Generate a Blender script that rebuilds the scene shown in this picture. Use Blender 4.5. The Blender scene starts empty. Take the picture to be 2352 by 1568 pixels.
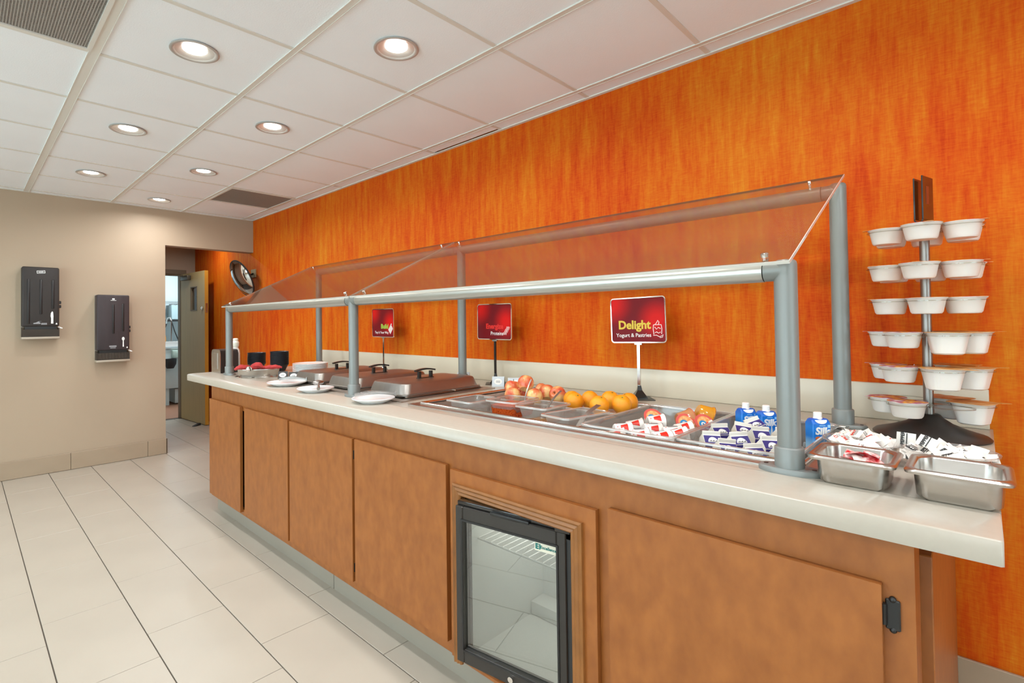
import bpy, bmesh, math, random
from mathutils import Matrix, Vector
random.seed(7)
SC = bpy.context.scene
COL = SC.collection
PI = math.pi
R = math.radians

# ------------------------------------------------------------------ camera
XW, YB, ZC, H = 2.354, 5.806, 2.45, 1.282        # orange wall, back wall, ceiling, eye height
cam_d = bpy.data.cameras.new('camera'); cam = bpy.data.objects.new('camera', cam_d); COL.objects.link(cam)
F_PX, CX, CY = 1174.23, 1076.8, 719.23
cam_d.sensor_width = 36.0; cam_d.sensor_fit = 'HORIZONTAL'
cam_d.lens = F_PX/2352*36
cam_d.shift_x = (1176-CX)/2352; cam_d.shift_y = (CY-784)/2352
cam_d.clip_start = 0.05
yaw, pitch, roll = 0.7837, 0.0163, -0.0124
fw = Vector((math.sin(yaw), math.cos(yaw), 0)); rt = Vector((math.cos(yaw), -math.sin(yaw), 0)); up = Vector((0, 0, 1))
fw, up = fw*math.cos(pitch)+up*math.sin(pitch), up*math.cos(pitch)-fw*math.sin(pitch)
rt, up = rt*math.cos(roll)+up*math.sin(roll), up*math.cos(roll)-rt*math.sin(roll)
m = Matrix.Identity(4)
for i in range(3): m[i][0], m[i][1], m[i][2] = rt[i], up[i], -fw[i]
m[2][3] = H
cam.matrix_world = m
SC.camera = cam
SC.cycles.transparent_max_bounces = 40

# ------------------------------------------------------------------ world, exposure
SC.view_settings.view_transform = 'Standard'; SC.view_settings.look = 'None'
SC.view_settings.gamma = 1.0; SC.view_settings.use_curve_mapping = False
SC.view_settings.exposure = 0.70
W = bpy.data.worlds.new('sky'); SC.world = W; W.use_nodes = True
nt = W.node_tree; nt.nodes.clear()
bg = nt.nodes.new('ShaderNodeBackground'); bg.inputs[0].default_value = (.79, .92, 1., 1); bg.inputs[1].default_value = 5.2     # even overcast daylight
wo = nt.nodes.new('ShaderNodeOutputWorld')
nt.links.new(bg.outputs[0], wo.inputs[0])
LAMP_W = 4.4

# ------------------------------------------------------------------ materials
def lin(c):
    return tuple(((v/255)/12.92 if v/255 <= .04045 else ((v/255+.055)/1.055)**2.4) for v in c)
MATS = {}
def mat(name, rgb=(200, 200, 200), rough=.5, metal=0., spec=.5, noise=0., nscale=(20, 20, 20), bump=0., bscale=None, emit=None, coat=0., rgb2=None, detail=4, sss=0.):
    if name in MATS: return MATS[name]
    M = bpy.data.materials.new(name); M.use_nodes = True; MATS[name] = M
    t = M.node_tree; b = t.nodes['Principled BSDF']
    c = lin(rgb); b.inputs['Base Color'].default_value = (*c, 1)
    b.inputs['Roughness'].default_value = rough; b.inputs['Metallic'].default_value = metal
    b.inputs['Specular IOR Level'].default_value = spec
    if coat: b.inputs['Coat Weight'].default_value = coat; b.inputs['Coat Roughness'].default_value = .08
    if sss: b.inputs['Subsurface Weight'].default_value = sss; b.inputs['Subsurface Radius'].default_value = (.02, .015, .01)
    if noise or bump:
        tc = t.nodes.new('ShaderNodeTexCoord'); mp = t.nodes.new('ShaderNodeMapping'); mp.inputs['Scale'].default_value = nscale
        t.links.new(tc.outputs['Object'], mp.inputs[0])
        n = t.nodes.new('ShaderNodeTexNoise'); n.inputs['Scale'].default_value = 1; n.inputs['Detail'].default_value = detail
        t.links.new(mp.outputs[0], n.inputs[0])
        if noise:
            r = t.nodes.new('ShaderNodeValToRGB')
            c2 = lin(rgb2) if rgb2 else tuple(v*(1-noise) for v in c)
            r.color_ramp.elements[0].position = .3; r.color_ramp.elements[1].position = .7
            r.color_ramp.elements[0].color = (*c2, 1); r.color_ramp.elements[1].color = (*c, 1)
            t.links.new(n.outputs[0], r.inputs[0]); t.links.new(r.outputs[0], b.inputs['Base Color'])
        if bump:
            bp = t.nodes.new('ShaderNodeBump'); bp.inputs['Strength'].default_value = bump; bp.inputs['Distance'].default_value = .002
            src = n
            if bscale:
                mp2 = t.nodes.new('ShaderNodeMapping'); mp2.inputs['Scale'].default_value = bscale
                t.links.new(tc.outputs['Object'], mp2.inputs[0])
                src = t.nodes.new('ShaderNodeTexNoise'); src.inputs['Scale'].default_value = 1
                t.links.new(mp2.outputs[0], src.inputs[0])
            t.links.new(src.outputs[0], bp.inputs['Height']); t.links.new(bp.outputs[0], b.inputs['Normal'])
    if emit:
        b.inputs['Emission Color'].default_value = (*lin(emit[0]), 1); b.inputs['Emission Strength'].default_value = emit[1]
    return M
def thin(name, tint=(240, 245, 243), gl=1.0, rough=.03, extra=0., haze=None):
    """thin clear sheet: tinted see-through plus Fresnel reflection (and a little diffuse haze)"""
    if name in MATS: return MATS[name]
    M = bpy.data.materials.new(name); M.use_nodes = True; MATS[name] = M
    t = M.node_tree; t.nodes.remove(t.nodes['Principled BSDF']); out = t.nodes['Material Output']
    tr = t.nodes.new('ShaderNodeBsdfTransparent'); tr.inputs[0].default_value = (*lin(tint), 1)
    g = t.nodes.new('ShaderNodeBsdfGlossy'); g.inputs['Roughness'].default_value = rough
    lw = t.nodes.new('ShaderNodeLayerWeight'); lw.inputs[0].default_value = .5
    pw = t.nodes.new('ShaderNodeMath'); pw.operation = 'POWER'; pw.inputs[1].default_value = 5
    t.links.new(lw.outputs['Facing'], pw.inputs[0])                       # Schlick reflection, same from both sides
    ma = t.nodes.new('ShaderNodeMath'); ma.operation = 'MULTIPLY_ADD'; ma.inputs[1].default_value = .85*gl; ma.inputs[2].default_value = .03*gl+extra
    ma.use_clamp = True
    t.links.new(pw.outputs[0], ma.inputs[0])
    base = tr
    if haze:
        d = t.nodes.new('ShaderNodeBsdfDiffuse'); d.inputs[0].default_value = (*lin(haze[0]), 1)
        mh = t.nodes.new('ShaderNodeMixShader'); mh.inputs[0].default_value = haze[1]
        t.links.new(tr.outputs[0], mh.inputs[1]); t.links.new(d.outputs[0], mh.inputs[2]); base = mh
    mx = t.nodes.new('ShaderNodeMixShader')
    t.links.new(ma.outputs[0], mx.inputs[0]); t.links.new(base.outputs[0], mx.inputs[1]); t.links.new(g.outputs[0], mx.inputs[2])
    t.links.new(mx.outputs[0], out.inputs[0])
    return M
def wallpaper():
    M = bpy.data.materials.new('orange_wallpaper'); M.use_nodes = True
    t = M.node_tree; b = t.nodes['Principled BSDF']; b.inputs['Roughness'].default_value = .6; b.inputs['Specular IOR Level'].default_value = .12
    tc = t.nodes.new('ShaderNodeTexCoord')
    def nz(scale, detail, rough=.55, seed=0):
        mp = t.nodes.new('ShaderNodeMapping'); mp.inputs['Scale'].default_value = scale; mp.inputs['Location'].default_value = (seed, seed, seed)
        n = t.nodes.new('ShaderNodeTexNoise'); n.inputs['Scale'].default_value = 1; n.inputs['Detail'].default_value = detail; n.inputs['Roughness'].default_value = rough
        t.links.new(tc.outputs['Object'], mp.inputs[0]); t.links.new(mp.outputs[0], n.inputs[0]); return n
    broad = nz((1, 1.7, .9), 3, seed=3.3); streak = nz((1, 20, 2.6), 5, .6, seed=1.7); fine = nz((1, 75, 9), 4, .65, seed=5); weave = nz((1, 34, 230), 3, .6, seed=9); fib = nz((1, 210, 20), 2, .5, seed=12)
    def math_(op, a, bb, c=None):
        q = t.nodes.new('ShaderNodeMath'); q.operation = op
        for i, v in enumerate((a, bb, c)):
            if v is None: continue
            if isinstance(v, (int, float)): q.inputs[i].default_value = v
            else: t.links.new(v, q.inputs[i])
        return q.outputs[0]
    s = math_('MULTIPLY', broad.outputs[0], .48)
    s = math_('MULTIPLY_ADD', streak.outputs[0], .5, s)
    s = math_('MULTIPLY_ADD', fine.outputs[0], .22, s)
    s = math_('MULTIPLY_ADD', weave.outputs[0], .24, s)
    s = math_('MULTIPLY_ADD', fib.outputs[0], .12, s)
    s = math_('SUBTRACT', s, .28)
    cr = t.nodes.new('ShaderNodeValToRGB'); e = cr.color_ramp.elements
    e[0].position = .27; e[0].color = (*lin((176, 44, 2)), 1)
    e[1].position = .74; e[1].color = (*lin((212, 146, 40)), 1)
    for p, c in ((.39, (196, 70, 4)), (.5, (204, 94, 10)), (.62, (208, 116, 20))):
        q = e.new(p); q.color = (*lin(c), 1)
    t.links.new(s, cr.inputs[0]); t.links.new(cr.outputs[0], b.inputs['Base Color'])
    bp = t.nodes.new('ShaderNodeBump'); bp.inputs['Strength'].default_value = .25; bp.inputs['Distance'].default_value = .001
    t.links.new(weave.outputs[0], bp.inputs['Height']); t.links.new(bp.outputs[0], b.inputs['Normal'])
    return M
def print_ramp(name, axis, stops, rough=.35, scale=1., off=0.):
    """printed colour bands along one object axis"""
    if name in MATS: return MATS[name]
    M = bpy.data.materials.new(name); M.use_nodes = True; MATS[name] = M
    t = M.node_tree; b = t.nodes['Principled BSDF']; b.inputs['Roughness'].default_value = rough
    tc = t.nodes.new('ShaderNodeTexCoord'); sx = t.nodes.new('ShaderNodeSeparateXYZ'); t.links.new(tc.outputs['Object'], sx.inputs[0])
    ma = t.nodes.new('ShaderNodeMath'); ma.operation = 'MULTIPLY_ADD'; ma.inputs[1].default_value = scale; ma.inputs[2].default_value = off
    t.links.new(sx.outputs[axis], ma.inputs[0])
    cr = t.nodes.new('ShaderNodeValToRGB'); e = cr.color_ramp.elements
    e[0].position = stops[0][0]; e[0].color = (*lin(stops[0][1]), 1); e[1].position = stops[-1][0]; e[1].color = (*lin(stops[-1][1]), 1)
    for p, c in stops[1:-1]:
        q = e.new(p); q.color = (*lin(c), 1)
    t.links.new(ma.outputs[0], cr.inputs[0]); t.links.new(cr.outputs[0], b.inputs['Base Color'])
    return M
def blotch(name, cols, scale, rough=.35, detail=3, lo=.35, hi=.65, const=False):
    """two or three printed or grown colours in soft patches"""
    if name in MATS: return MATS[name]
    M = mat(name, cols[0], rough); t = M.node_tree; b = t.nodes['Principled BSDF']
    tc = t.nodes.new('ShaderNodeTexCoord'); mp = t.nodes.new('ShaderNodeMapping'); mp.inputs['Scale'].default_value = scale
    n = t.nodes.new('ShaderNodeTexNoise'); n.inputs['Scale'].default_value = 1; n.inputs['Detail'].default_value = detail
    t.links.new(tc.outputs['Object'], mp.inputs[0]); t.links.new(mp.outputs[0], n.inputs[0])
    cr = t.nodes.new('ShaderNodeValToRGB'); e = cr.color_ramp.elements
    if const: cr.color_ramp.interpolation = 'CONSTANT'
    e[0].position = lo; e[0].color = (*lin(cols[0]), 1); e[1].position = hi; e[1].color = (*lin(cols[-1]), 1)
    for i, c in enumerate(cols[1:-1]):
        q = e.new(lo+(hi-lo)*(i+1)/(len(cols)-1)); q.color = (*lin(c), 1)
    t.links.new(n.outputs[0], cr.inputs[0]); t.links.new(cr.outputs[0], b.inputs['Base Color'])
    return M

M_PAPER = wallpaper()
M_BEIGE = mat('beige_wall_paint', (178, 158, 134), .6, noise=.05, nscale=(1.3, 1.3, 1.3), bump=.08, bscale=(120, 120, 120))
M_OFFW = mat('off_white_wall_paint', (236, 233, 228), .6, noise=.03, nscale=(1.3, 1.3, 1.3))
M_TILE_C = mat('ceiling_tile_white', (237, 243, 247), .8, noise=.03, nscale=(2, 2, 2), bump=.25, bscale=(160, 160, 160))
M_GRID = mat('ceiling_grid_paint', (216, 214, 206), .5)
M_FLOOR = mat('floor_tile_cream', (178, 168, 153), .36, noise=.07, nscale=(3, 3, 3), bump=.03)
M_GROUT = mat('dark_grout', (84, 76, 66), .85)
M_BASE = mat('baseboard_tile', (168, 148, 124), .45, noise=.06, nscale=(4, 4, 9))
M_TOE = mat('toe_kick_tile', (150, 142, 129), .4, noise=.05, nscale=(4, 4, 4))
M_QUARTZ = mat('counter_quartz', (176, 167, 153), .24, noise=.03, nscale=(60, 60, 60))
M_SPLASH = mat('backsplash_solid', (214, 204, 184), .3, noise=.04, nscale=(6, 6, 6))
M_WOOD = mat('maple_laminate', (160, 95, 40), .4, noise=.16, nscale=(26, 26, 15), bump=.05, bscale=(90, 90, 7), detail=9, rgb2=(140, 79, 29))
M_WOODEDGE = mat('maple_edge', (150, 88, 36), .45, noise=.1, nscale=(40, 40, 6))
M_TRIMW = mat('walnut_moulding', (150, 96, 46), .4, noise=.25, nscale=(60, 20, 20))
M_DARKIN = mat('cabinet_interior', (60, 46, 36), .8)
M_STEEL = mat('stainless_steel', (198, 194, 188), .27, 1., noise=.06, nscale=(30, 30, 120))
M_LID = mat('lid_steel', (160, 155, 150), .40, 1., noise=.08, nscale=(12, 60, 12))
M_STEELB = mat('brushed_steel', (190, 184, 176), .36, 1., noise=.1, nscale=(12, 200, 12))
M_STEELM = mat('polished_steel', (214, 210, 206), .12, 1.)
M_BASIN = mat('satin_steel', (196, 190, 182), .5, .85)
M_CHROME = mat('chrome', (225, 222, 218), .08, 1.)
M_POST = mat('grey_powder_coat', (126, 129, 126), .38, .15)
M_RAIL = mat('silver_rail', (184, 184, 178), .3, .75)
M_GLASS = thin("guard_glass", (248, 246, 241), 1.0, .02, .01, haze=((200, 190, 176), .03))  # beige haze paints the veil of ceiling light reflected in the guard
M_GEDGE = mat('polished_edge_glint', (206, 203, 194), .15, coat=.5)  # pale colour paints the light caught in the cut glass edges
M_CLEAR = thin('clear_polycarbonate', (240, 239, 235), 1.1, .04, .02)
M_CLEARW = thin('clear_plastic_white', (232, 230, 228), 1.2, .06, .03, haze=((228, 225, 221), .19))
M_CRIM = thin('clear_plastic_rim', (226, 222, 216), 1.6, .08, .08, haze=((236, 230, 224), .38))
M_FGLASS = thin('fridge_glass', (205, 209, 206), 1.6, .012, .13)
M_PANE = thin('window_pane', (238, 244, 244), 1., .01, .0)
M_BLACK = mat('black_plastic', (28, 27, 26), .35)
M_BLACKM = mat('black_matte', (38, 37, 36), .6)
M_BLACKG = mat('black_gloss', (16, 16, 16), .12, coat=.6)
M_SMOKE = mat('smoke_plastic', (58, 53, 50), .5, noise=.2, nscale=(9, 9, 3), spec=.3)
M_SMOKED = mat('smoke_plastic_groove', (34, 30, 29), .4)
M_SMOKET = thin('smoke_tray', (186, 178, 168), .25, .35, .0, haze=((110, 102, 94), .3))
M_FRIDGE = mat('fridge_door_frame', (54, 50, 46), .25, .2)
M_FWHITE = mat('fridge_liner', (226, 226, 222), .4)
M_WHITE = mat('white_plastic', (240, 238, 234), .3)
M_PORC = mat('white_porcelain', (240, 240, 240), .1, coat=.4)
M_MARKW = mat('white_print', (235, 235, 232), .5)
M_MARKK = mat('black_print', (30, 30, 30), .5)
M_MARKR = mat('red_print', (206, 60, 44), .5)
M_MARKY = mat('yellow_print', (214, 186, 60), .5)
M_MARKG = mat('green_print', (150, 190, 70), .5)
M_MARKT = mat('teal_print', (20, 110, 104), .5)
M_GREYP = mat('grey_print', (150, 150, 152), .5)
M_BOWL = mat('black_bowl', (44, 46, 52), .3)
M_NAPKIN = mat('red_cloth', (190, 60, 58), .9, noise=.2, nscale=(60, 60, 60), bump=.3)
M_CUP = mat('white_cup_plastic', (230, 224, 217), .35, sss=.25)
M_PAPERW = mat('packet_paper', (232, 226, 218), .6)
M_DOORW = mat('kitchen_door_wood', (186, 162, 108), .45, noise=.08, nscale=(20, 20, 3))
M_DOOREDGE = mat('door_edge_wood', (206, 150, 50), .5)
M_FRAME = mat('door_frame_brown', (124, 108, 84), .5)
M_KITW = mat('kitchen_wall', (205, 218, 220), .5)
M_KITE = mat('kitchen_enamel', (196, 206, 202), .35)
M_QUARRY = mat('red_quarry_tile', (150, 104, 78), .6)

# ------------------------------------------------------------------ mesh building
def rrect(w, d, r, n=4):
    pts = []
    for cx, cy, a0 in ((w/2-r, d/2-r, 0), (-w/2+r, d/2-r, 90), (-w/2+r, -d/2+r, 180), (w/2-r, -d/2+r, 270)):
        for k in range(n+1):
            a = R(a0+90*k/n); pts.append((cx+r*math.cos(a), cy+r*math.sin(a)))
    return pts
def circ(r, n=24, ry=None):
    ry = r if ry is None else ry
    return [(r*math.cos(2*PI*k/n), ry*math.sin(2*PI*k/n)) for k in range(n)]
class MB:
    def __init__(s, M=None): s.bm = bmesh.new(); s.M = M or Matrix.Identity(4)
    def v(s, p): return s.bm.verts.new(s.M @ Vector(p))
    def face(s, vs):
        try: return s.bm.faces.new(vs)
        except ValueError: return None
    def box(s, x0, x1, y0, y1, z0, z1, bev=0., seg=2):
        vs = [s.v((x, y, z)) for x in (x0, x1) for y in (y0, y1) for z in (z0, z1)]
        fs = [s.face([vs[i] for i in q]) for q in ((0, 1, 3, 2), (4, 6, 7, 5), (0, 4, 5, 1), (2, 3, 7, 6), (0, 2, 6, 4), (1, 5, 7, 3))]
        if bev:
            es = {e for f in fs for e in f.edges}
            bmesh.ops.bevel(s.bm, geom=list(es), offset=bev, segments=seg, affect='EDGES', profile=.5)
        return s
    def loft(s, loops, cap0=True, cap1=True, closed=True):
        rows = [[s.v(p) for p in L] for L in loops]
        n = len(rows[0])
        for a, b in zip(rows, rows[1:]):
            for k in range(n if closed else n-1):
                s.face([a[k], a[(k+1) % n], b[(k+1) % n], b[k]])
        if cap0: s.face(list(reversed(rows[0])))
        if cap1: s.face(rows[-1])
        return s
    def stack(s, items, cap0=True, cap1=True, cx=0, cy=0):
        """items: (outline2d, z)"""
        return s.loft([[(x+cx, y+cy, z) for x, y in o] for o, z in items], cap0, cap1)
    def lathe(s, prof, n=24, cx=0, cy=0, cz=0, cap0=True, cap1=True, ry=1.):
        return s.loft([[(cx+r*c, cy+r*ry*d, cz+z) for c, d in circ(1, n)] for r, z in prof], cap0, cap1)
    def cyl(s, p0, p1, r0, r1=None, n=16, cap=True):
        r1 = r0 if r1 is None else r1
        p0, p1 = Vector(p0), Vector(p1); d = (p1-p0).normalized()
        a = d.orthogonal().normalized(); b = d.cross(a)
        L = [[p + (a*c+b*e)*r for c, e in circ(1, n)] for p, r in ((p0, r0), (p1, r1))]
        return s.loft(L, cap, cap)
    def tube(s, pts, r, n=8, cap=True):
        pts = [Vector(p) for p in pts]; L = []
        ref = None
        for i, p in enumerate(pts):
            d = (pts[min(i+1, len(pts)-1)]-pts[max(i-1, 0)]).normalized()
            if ref is None: ref = d.orthogonal().normalized()
            a = (ref-d*ref.dot(d)).normalized(); ref = a; b = d.cross(a)
            rr = r[i] if isinstance(r, (list, tuple)) else r
            L.append([p+(a*c+b*e)*rr for c, e in circ(1, n)])
        return s.loft(L, cap, cap)
    def prism(s, poly, z0, z1):
        return s.loft([[(x, y, z0) for x, y in poly], [(x, y, z1) for x, y in poly]])
    def ball(s, c, rx, ry=None, rz=None, n=20, k=12):
        ry = rx if ry is None else ry; rz = rx if rz is None else rz
        L = []
        for i in range(k+1):
            a = -PI/2+PI*i/k; rr = max(math.cos(a), .02)
            L.append([(c[0]+rx*rr*u, c[1]+ry*rr*w, c[2]+rz*math.sin(a)) for u, w in circ(1, n)])
        return s.loft(L)
    def mesh(s, name, material, smooth=True, ang=35):
        bmesh.ops.recalc_face_normals(s.bm, faces=s.bm.faces)
        me = bpy.data.meshes.new(name); s.bm.to_mesh(me); s.bm.free()
        if material: me.materials.append(material)
        if smooth:
            me.polygons.foreach_set('use_smooth', [True]*len(me.polygons)); me.set_sharp_from_angle(angle=R(ang))
        return me
    def build(s, name, material, parent=None, smooth=True, ang=35):
        return obj(name, s.mesh(name, material, smooth, ang), parent)
def obj(name, me, parent=None):
    o = bpy.data.objects.new(name, me); COL.objects.link(o)
    if parent: o.parent = parent
    return o
def tag(o, label=None, cat=None, group=None, kind=None):
    for k, v in (('label', label), ('category', cat), ('group', group), ('kind', kind)):
        if v: o[k] = v
    return o
def thing(name, label, cat, loc=(0, 0, 0), rz=0., group=None, rot=None):
    o = bpy.data.objects.new(name, None); COL.objects.link(o); o.empty_display_size = .05
    o.location = loc; o.rotation_euler = rot if rot else (0, 0, rz)
    return tag(o, label, cat, group)
def dup(root, loc, rot, label=None, group=None):
    c = root.copy(); COL.objects.link(c); c.location = loc; c.rotation_euler = rot
    if label: c['label'] = label
    if group: c['group'] = group
    def kids(a, b):
        for ch in list(a.children):
            d = ch.copy(); COL.objects.link(d); d.parent = b; d.matrix_parent_inverse = ch.matrix_parent_inverse.copy(); kids(ch, d)
    kids(root, c)
    return c
def struct(name, o, label=None):
    return tag(o, label, None, None, 'structure')
def text_mesh(body, size, material, weight=0., align='CENTER', ext=.0003, sx=1., shear=0.):
    cu = bpy.data.curves.new('lettering', 'FONT'); cu.body = body; cu.size = size; cu.align_x = align; cu.align_y = 'BOTTOM_BASELINE'
    cu.extrude = ext; cu.offset = weight; cu.shear = shear; cu.resolution_u = 3
    o = bpy.data.objects.new('lettering', cu); COL.objects.link(o)
    bpy.context.view_layer.update()
    me = bpy.data.meshes.new_from_object(o.evaluated_get(bpy.context.evaluated_depsgraph_get()))
    bpy.data.objects.remove(o); bpy.data.curves.remove(cu)
    if sx != 1:
        for v in me.vertices: v.co.x *= sx
    me.materials.clear(); me.materials.append(material)
    return me
# lettering facing the aisle (-x): local x runs along world -y, local y up
FACE_AISLE = Matrix(((0, 0, -1, 0), (-1, 0, 0, 0), (0, 1, 0, 0), (0, 0, 0, 1)))
# facing the camera from the back wall (-y): local x runs along world x, local y up
FACE_ROOM = Matrix(((1, 0, 0, 0), (0, 0, -1, 0), (0, 1, 0, 0), (0, 0, 0, 1)))
def place(o, M):
    o.matrix_local = M; return o
T = Matrix.Translation

# ================================================================== THE ROOM
XL, YF = -3.4, -6.4                    # unseen left wall and the wall behind the camera
YH = 7.82                              # end of the little hall beyond the opening
OX, OZ = 1.470, 2.092                  # opening in the back wall

# ---- floor: grout bed with every tile in sight on it
fl = MB().box(XL, XW+.1, YF, YH+.1, -.1, -.004).build('floor', M_GROUT, smooth=False)
struct('floor', fl, 'cream rectangular floor tiles with dark grout')
MB().box(XL, -1.268, YF, YB, -.004, 0).build('floor_field', M_FLOOR, fl, False)
FX0, FDX, FDY = .2529, .3036, .6032
tile_cache = {}
def floor_tile(x0, x1, y0, y1):
    w, d = round(x1-x0-.0042, 4), round(y1-y0-.0026, 4)
    if w < .02 or d < .02: return
    if (w, d) not in tile_cache:
        tile_cache[(w, d)] = MB().box(-w/2, w/2, -d/2, d/2, -.012, 0, .0012, 1).mesh('floor_tile', M_FLOOR)
    o = obj('floor_tile', tile_cache[(w, d)], fl); o.location = ((x0+x1)/2, (y0+y1)/2, 0)
for i in range(-5, 8):
    x0, x1 = FX0+i*FDX, min(FX0+(i+1)*FDX, XW-.002)
    off = (4.6886+.1967*i) % FDY
    lo, hi = (-.62, YB if x1 < OX else YH-.02) if x0 < 1.2 else (3.6, YH-.02)
    k = 0; y = off - FDY*6
    while y < hi:
        a, b = max(y, lo), min(y+FDY, hi)
        if b-a > .03:
            if x0 < OX < x1 and b > YB:          # tiles meeting the end of the back wall
                if a < YB: floor_tile(x0, x1, a, YB)
                floor_tile(OX, x1, max(a, YB), b)
            else: floor_tile(x0, x1, a, b)
        y += FDY
MB().box(-1.268, XW, YF, -.62, -.004, 0).build('floor_field', M_FLOOR, fl, False)
MB().box(1.47, XW, -.62, 3.6, -.004, 0).build('floor_field', M_FLOOR, fl, False)

# ---- ceiling: tiles on a T-bar grid
LX = [-.2043+.6096*j for j in range(-5, 5)]
LY = [2.0482+.6096*k for k in range(-13, 7)]
ce = MB().box(XL, XW+.1, YF, YB+.1, ZC+.16, ZC+.2).build('ceiling', M_GRID, smooth=False)
struct('ceiling', ce, 'white lay-in ceiling tiles in a painted T-bar grid')
xe = [XL]+LX+[XW]; ye = [YF]+LY+[YB]
tm = {}
LIGHTS = [(.710, 2.353), (1.3197, 1.7434), (.710, 3.5722), (1.3197, 2.9626), (.710, 4.7914), (1.3197, 4.1818), (1.3197, 5.401)]
MORE = [(.710, 1.1338), (.710, -.0854), (1.3197, .5242), (1.3197, -.695), (.710, -1.3046), (-1.1187, -.0854), (-1.1187, 1.1338), (-1.1187, 2.353), (-1.1187, 3.5722), (-1.1187, 4.7914), (-2.3379, .5242), (.710, -2.5238), (.710, -3.743), (-1.1187, -2.5238), (-1.1187, -3.743), (1.3197, -3.1334), (-2.3379, -1.9142), (-2.3379, 1.7434), (-2.3379, 2.9626), (-2.3379, 4.1818)]
holes = {(round(x, 2), round(y, 2)) for x, y in LIGHTS+MORE}
VENTS = [(1.9293, 4.7914), (.1005, 2.353)]
def ceil_tile(w, d, hole):
    key = (round(w, 3), round(d, 3), hole)
    if key in tm: return tm[key]
    b = MB()
    if hole:
        n = 32; rr = .086; sq = []
        for k in range(n):
            a = 2*PI*k/n; c, s = math.cos(a), math.sin(a); q = max(abs(c), abs(s)); sq.append((w/2*c/q, d/2*s/q))
        ci = [(rr*math.cos(2*PI*k/n), rr*math.sin(2*PI*k/n)) for k in range(n)]
        b.loft([[(x, y, .018) for x, y in sq], [(x, y, 0) for x, y in sq], [(x, y, 0) for x, y in ci], [(x, y, .018) for x, y in ci]], False, False)
    else: b.box(-w/2, w/2, -d/2, d/2, 0, .018)
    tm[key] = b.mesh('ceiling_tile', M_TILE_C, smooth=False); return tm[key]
for i in range(len(xe)-1):
    for j in range(len(ye)-1):
        cx, cy = (xe[i]+xe[i+1])/2, (ye[j]+ye[j+1])/2
        if any(abs(cx-a) < .05 and abs(cy-b) < .05 for a, b in VENTS): continue
        h = any(abs(cx-a) < .03 and abs(cy-b) < .03 for a, b in holes)
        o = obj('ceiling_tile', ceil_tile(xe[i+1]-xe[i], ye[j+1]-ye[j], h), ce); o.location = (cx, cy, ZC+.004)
        if cx > 2.25 and abs(cy-2.353) < .05: o.scale.x = .72; o.location.x -= .0165          # the loose border tile that leaves a dark gap
for j, x in enumerate(LX):
    w = .019 if j == 6 else .0125
    b = MB().box(x-w, x+w, YF, YB, ZC, ZC+.0035)
    b.box(x-w-.0015, x-w+.0015, YF, YB, ZC-.0015, ZC+.004).box(x+w-.0015, x+w+.0015, YF, YB, ZC-.0015, ZC+.004)
    b.build('grid_bar', M_GRID, ce, False)
for y in LY:
    for x0, x1 in zip([XL]+LX, LX+[XW]):
        MB().box(x0+.0125, x1-.0125, y-.0105, y+.0105, ZC+.0008, ZC+.0038).build('cross_bar', M_GRID, ce, False)
b = MB().box(XW-.02, XW, YF, YB, ZC-.002, ZC+.0038).box(XL, XW, YB-.02, YB, ZC-.002, ZC+.0038).box(XL, XL+.02, YF, YB, ZC-.002, ZC+.0038).box(XL, XW, YF, YF+.02, ZC-.002, ZC+.0038)
b.build('wall_angle', M_GRID, ce, False)

# ---- walls
w = MB().box(XW, XW+.1, YF, YH+.1, 0, ZC+.2).build('wall_right', M_PAPER, smooth=False); struct('w', w, 'orange streaked grasscloth wallpaper wall')
w = MB().box(XL-.1, OX, YB, YB+.12, 0, ZC+.2).box(OX, XW, YB, YB+.12, OZ, ZC+.2).build('wall_back', M_BEIGE, smooth=False); struct('w', w, 'beige painted wall with a wide opening')
# unseen walls of the room, with windows added to let in fill daylight
wn = 0
def fill_window_wall(name, spans, z0, z1, lo, hi, label, swap):
    global wn
    def bx(b, a, c, t0, t1, za, zb): b.box(t0, t1, a, c, za, zb) if swap else b.box(a, c, t0, t1, za, zb)
    t1 = XL if swap else YF; b = MB()
    bx(b, lo, hi, t1-.1, t1, 0, z0); bx(b, lo, hi, t1-.1, t1, z1, ZC+.2)
    e = [lo]+[v for q in spans for v in q]+[hi]
    for a, c in zip(e[::2], e[1::2]): bx(b, a, c, t1-.1, t1, z0, z1)
    w = b.build(name, M_BEIGE, smooth=False); struct('w', w, label)
    for a, c in spans:
        wn += 1; f = MB()
        for q in ((a, a+.05, z0, z1), (c-.05, c, z0, z1), (a, c, z0, z0+.05), (a, c, z1-.05, z1), ((a+c)/2-.025, (a+c)/2+.025, z0, z1)): bx(f, q[0], q[1], t1-.08, t1-.02, q[2], q[3])
        o = f.build('window_%d' % wn, M_WHITE, smooth=False); struct('o', o, 'white framed two-light window added unseen for fill daylight')
        p = MB(); bx(p, a+.04, c-.04, t1-.055, t1-.049, z0+.04, z1-.04); p.build('pane', M_PANE, o, False)
fill_window_wall('wall_left', [(-1.2, .8), (1.3, 3.3), (3.7, 5.4)], .5, 2.25, YF-.1, YB+.12, 'beige wall opposite the buffet with three added windows', True)
fill_window_wall('wall_front', [(-3.1, -1.2), (-.9, 1.0)], .35, 2.3, XL, XW+.1, 'beige wall behind the viewer with two tall added windows', False)
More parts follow.
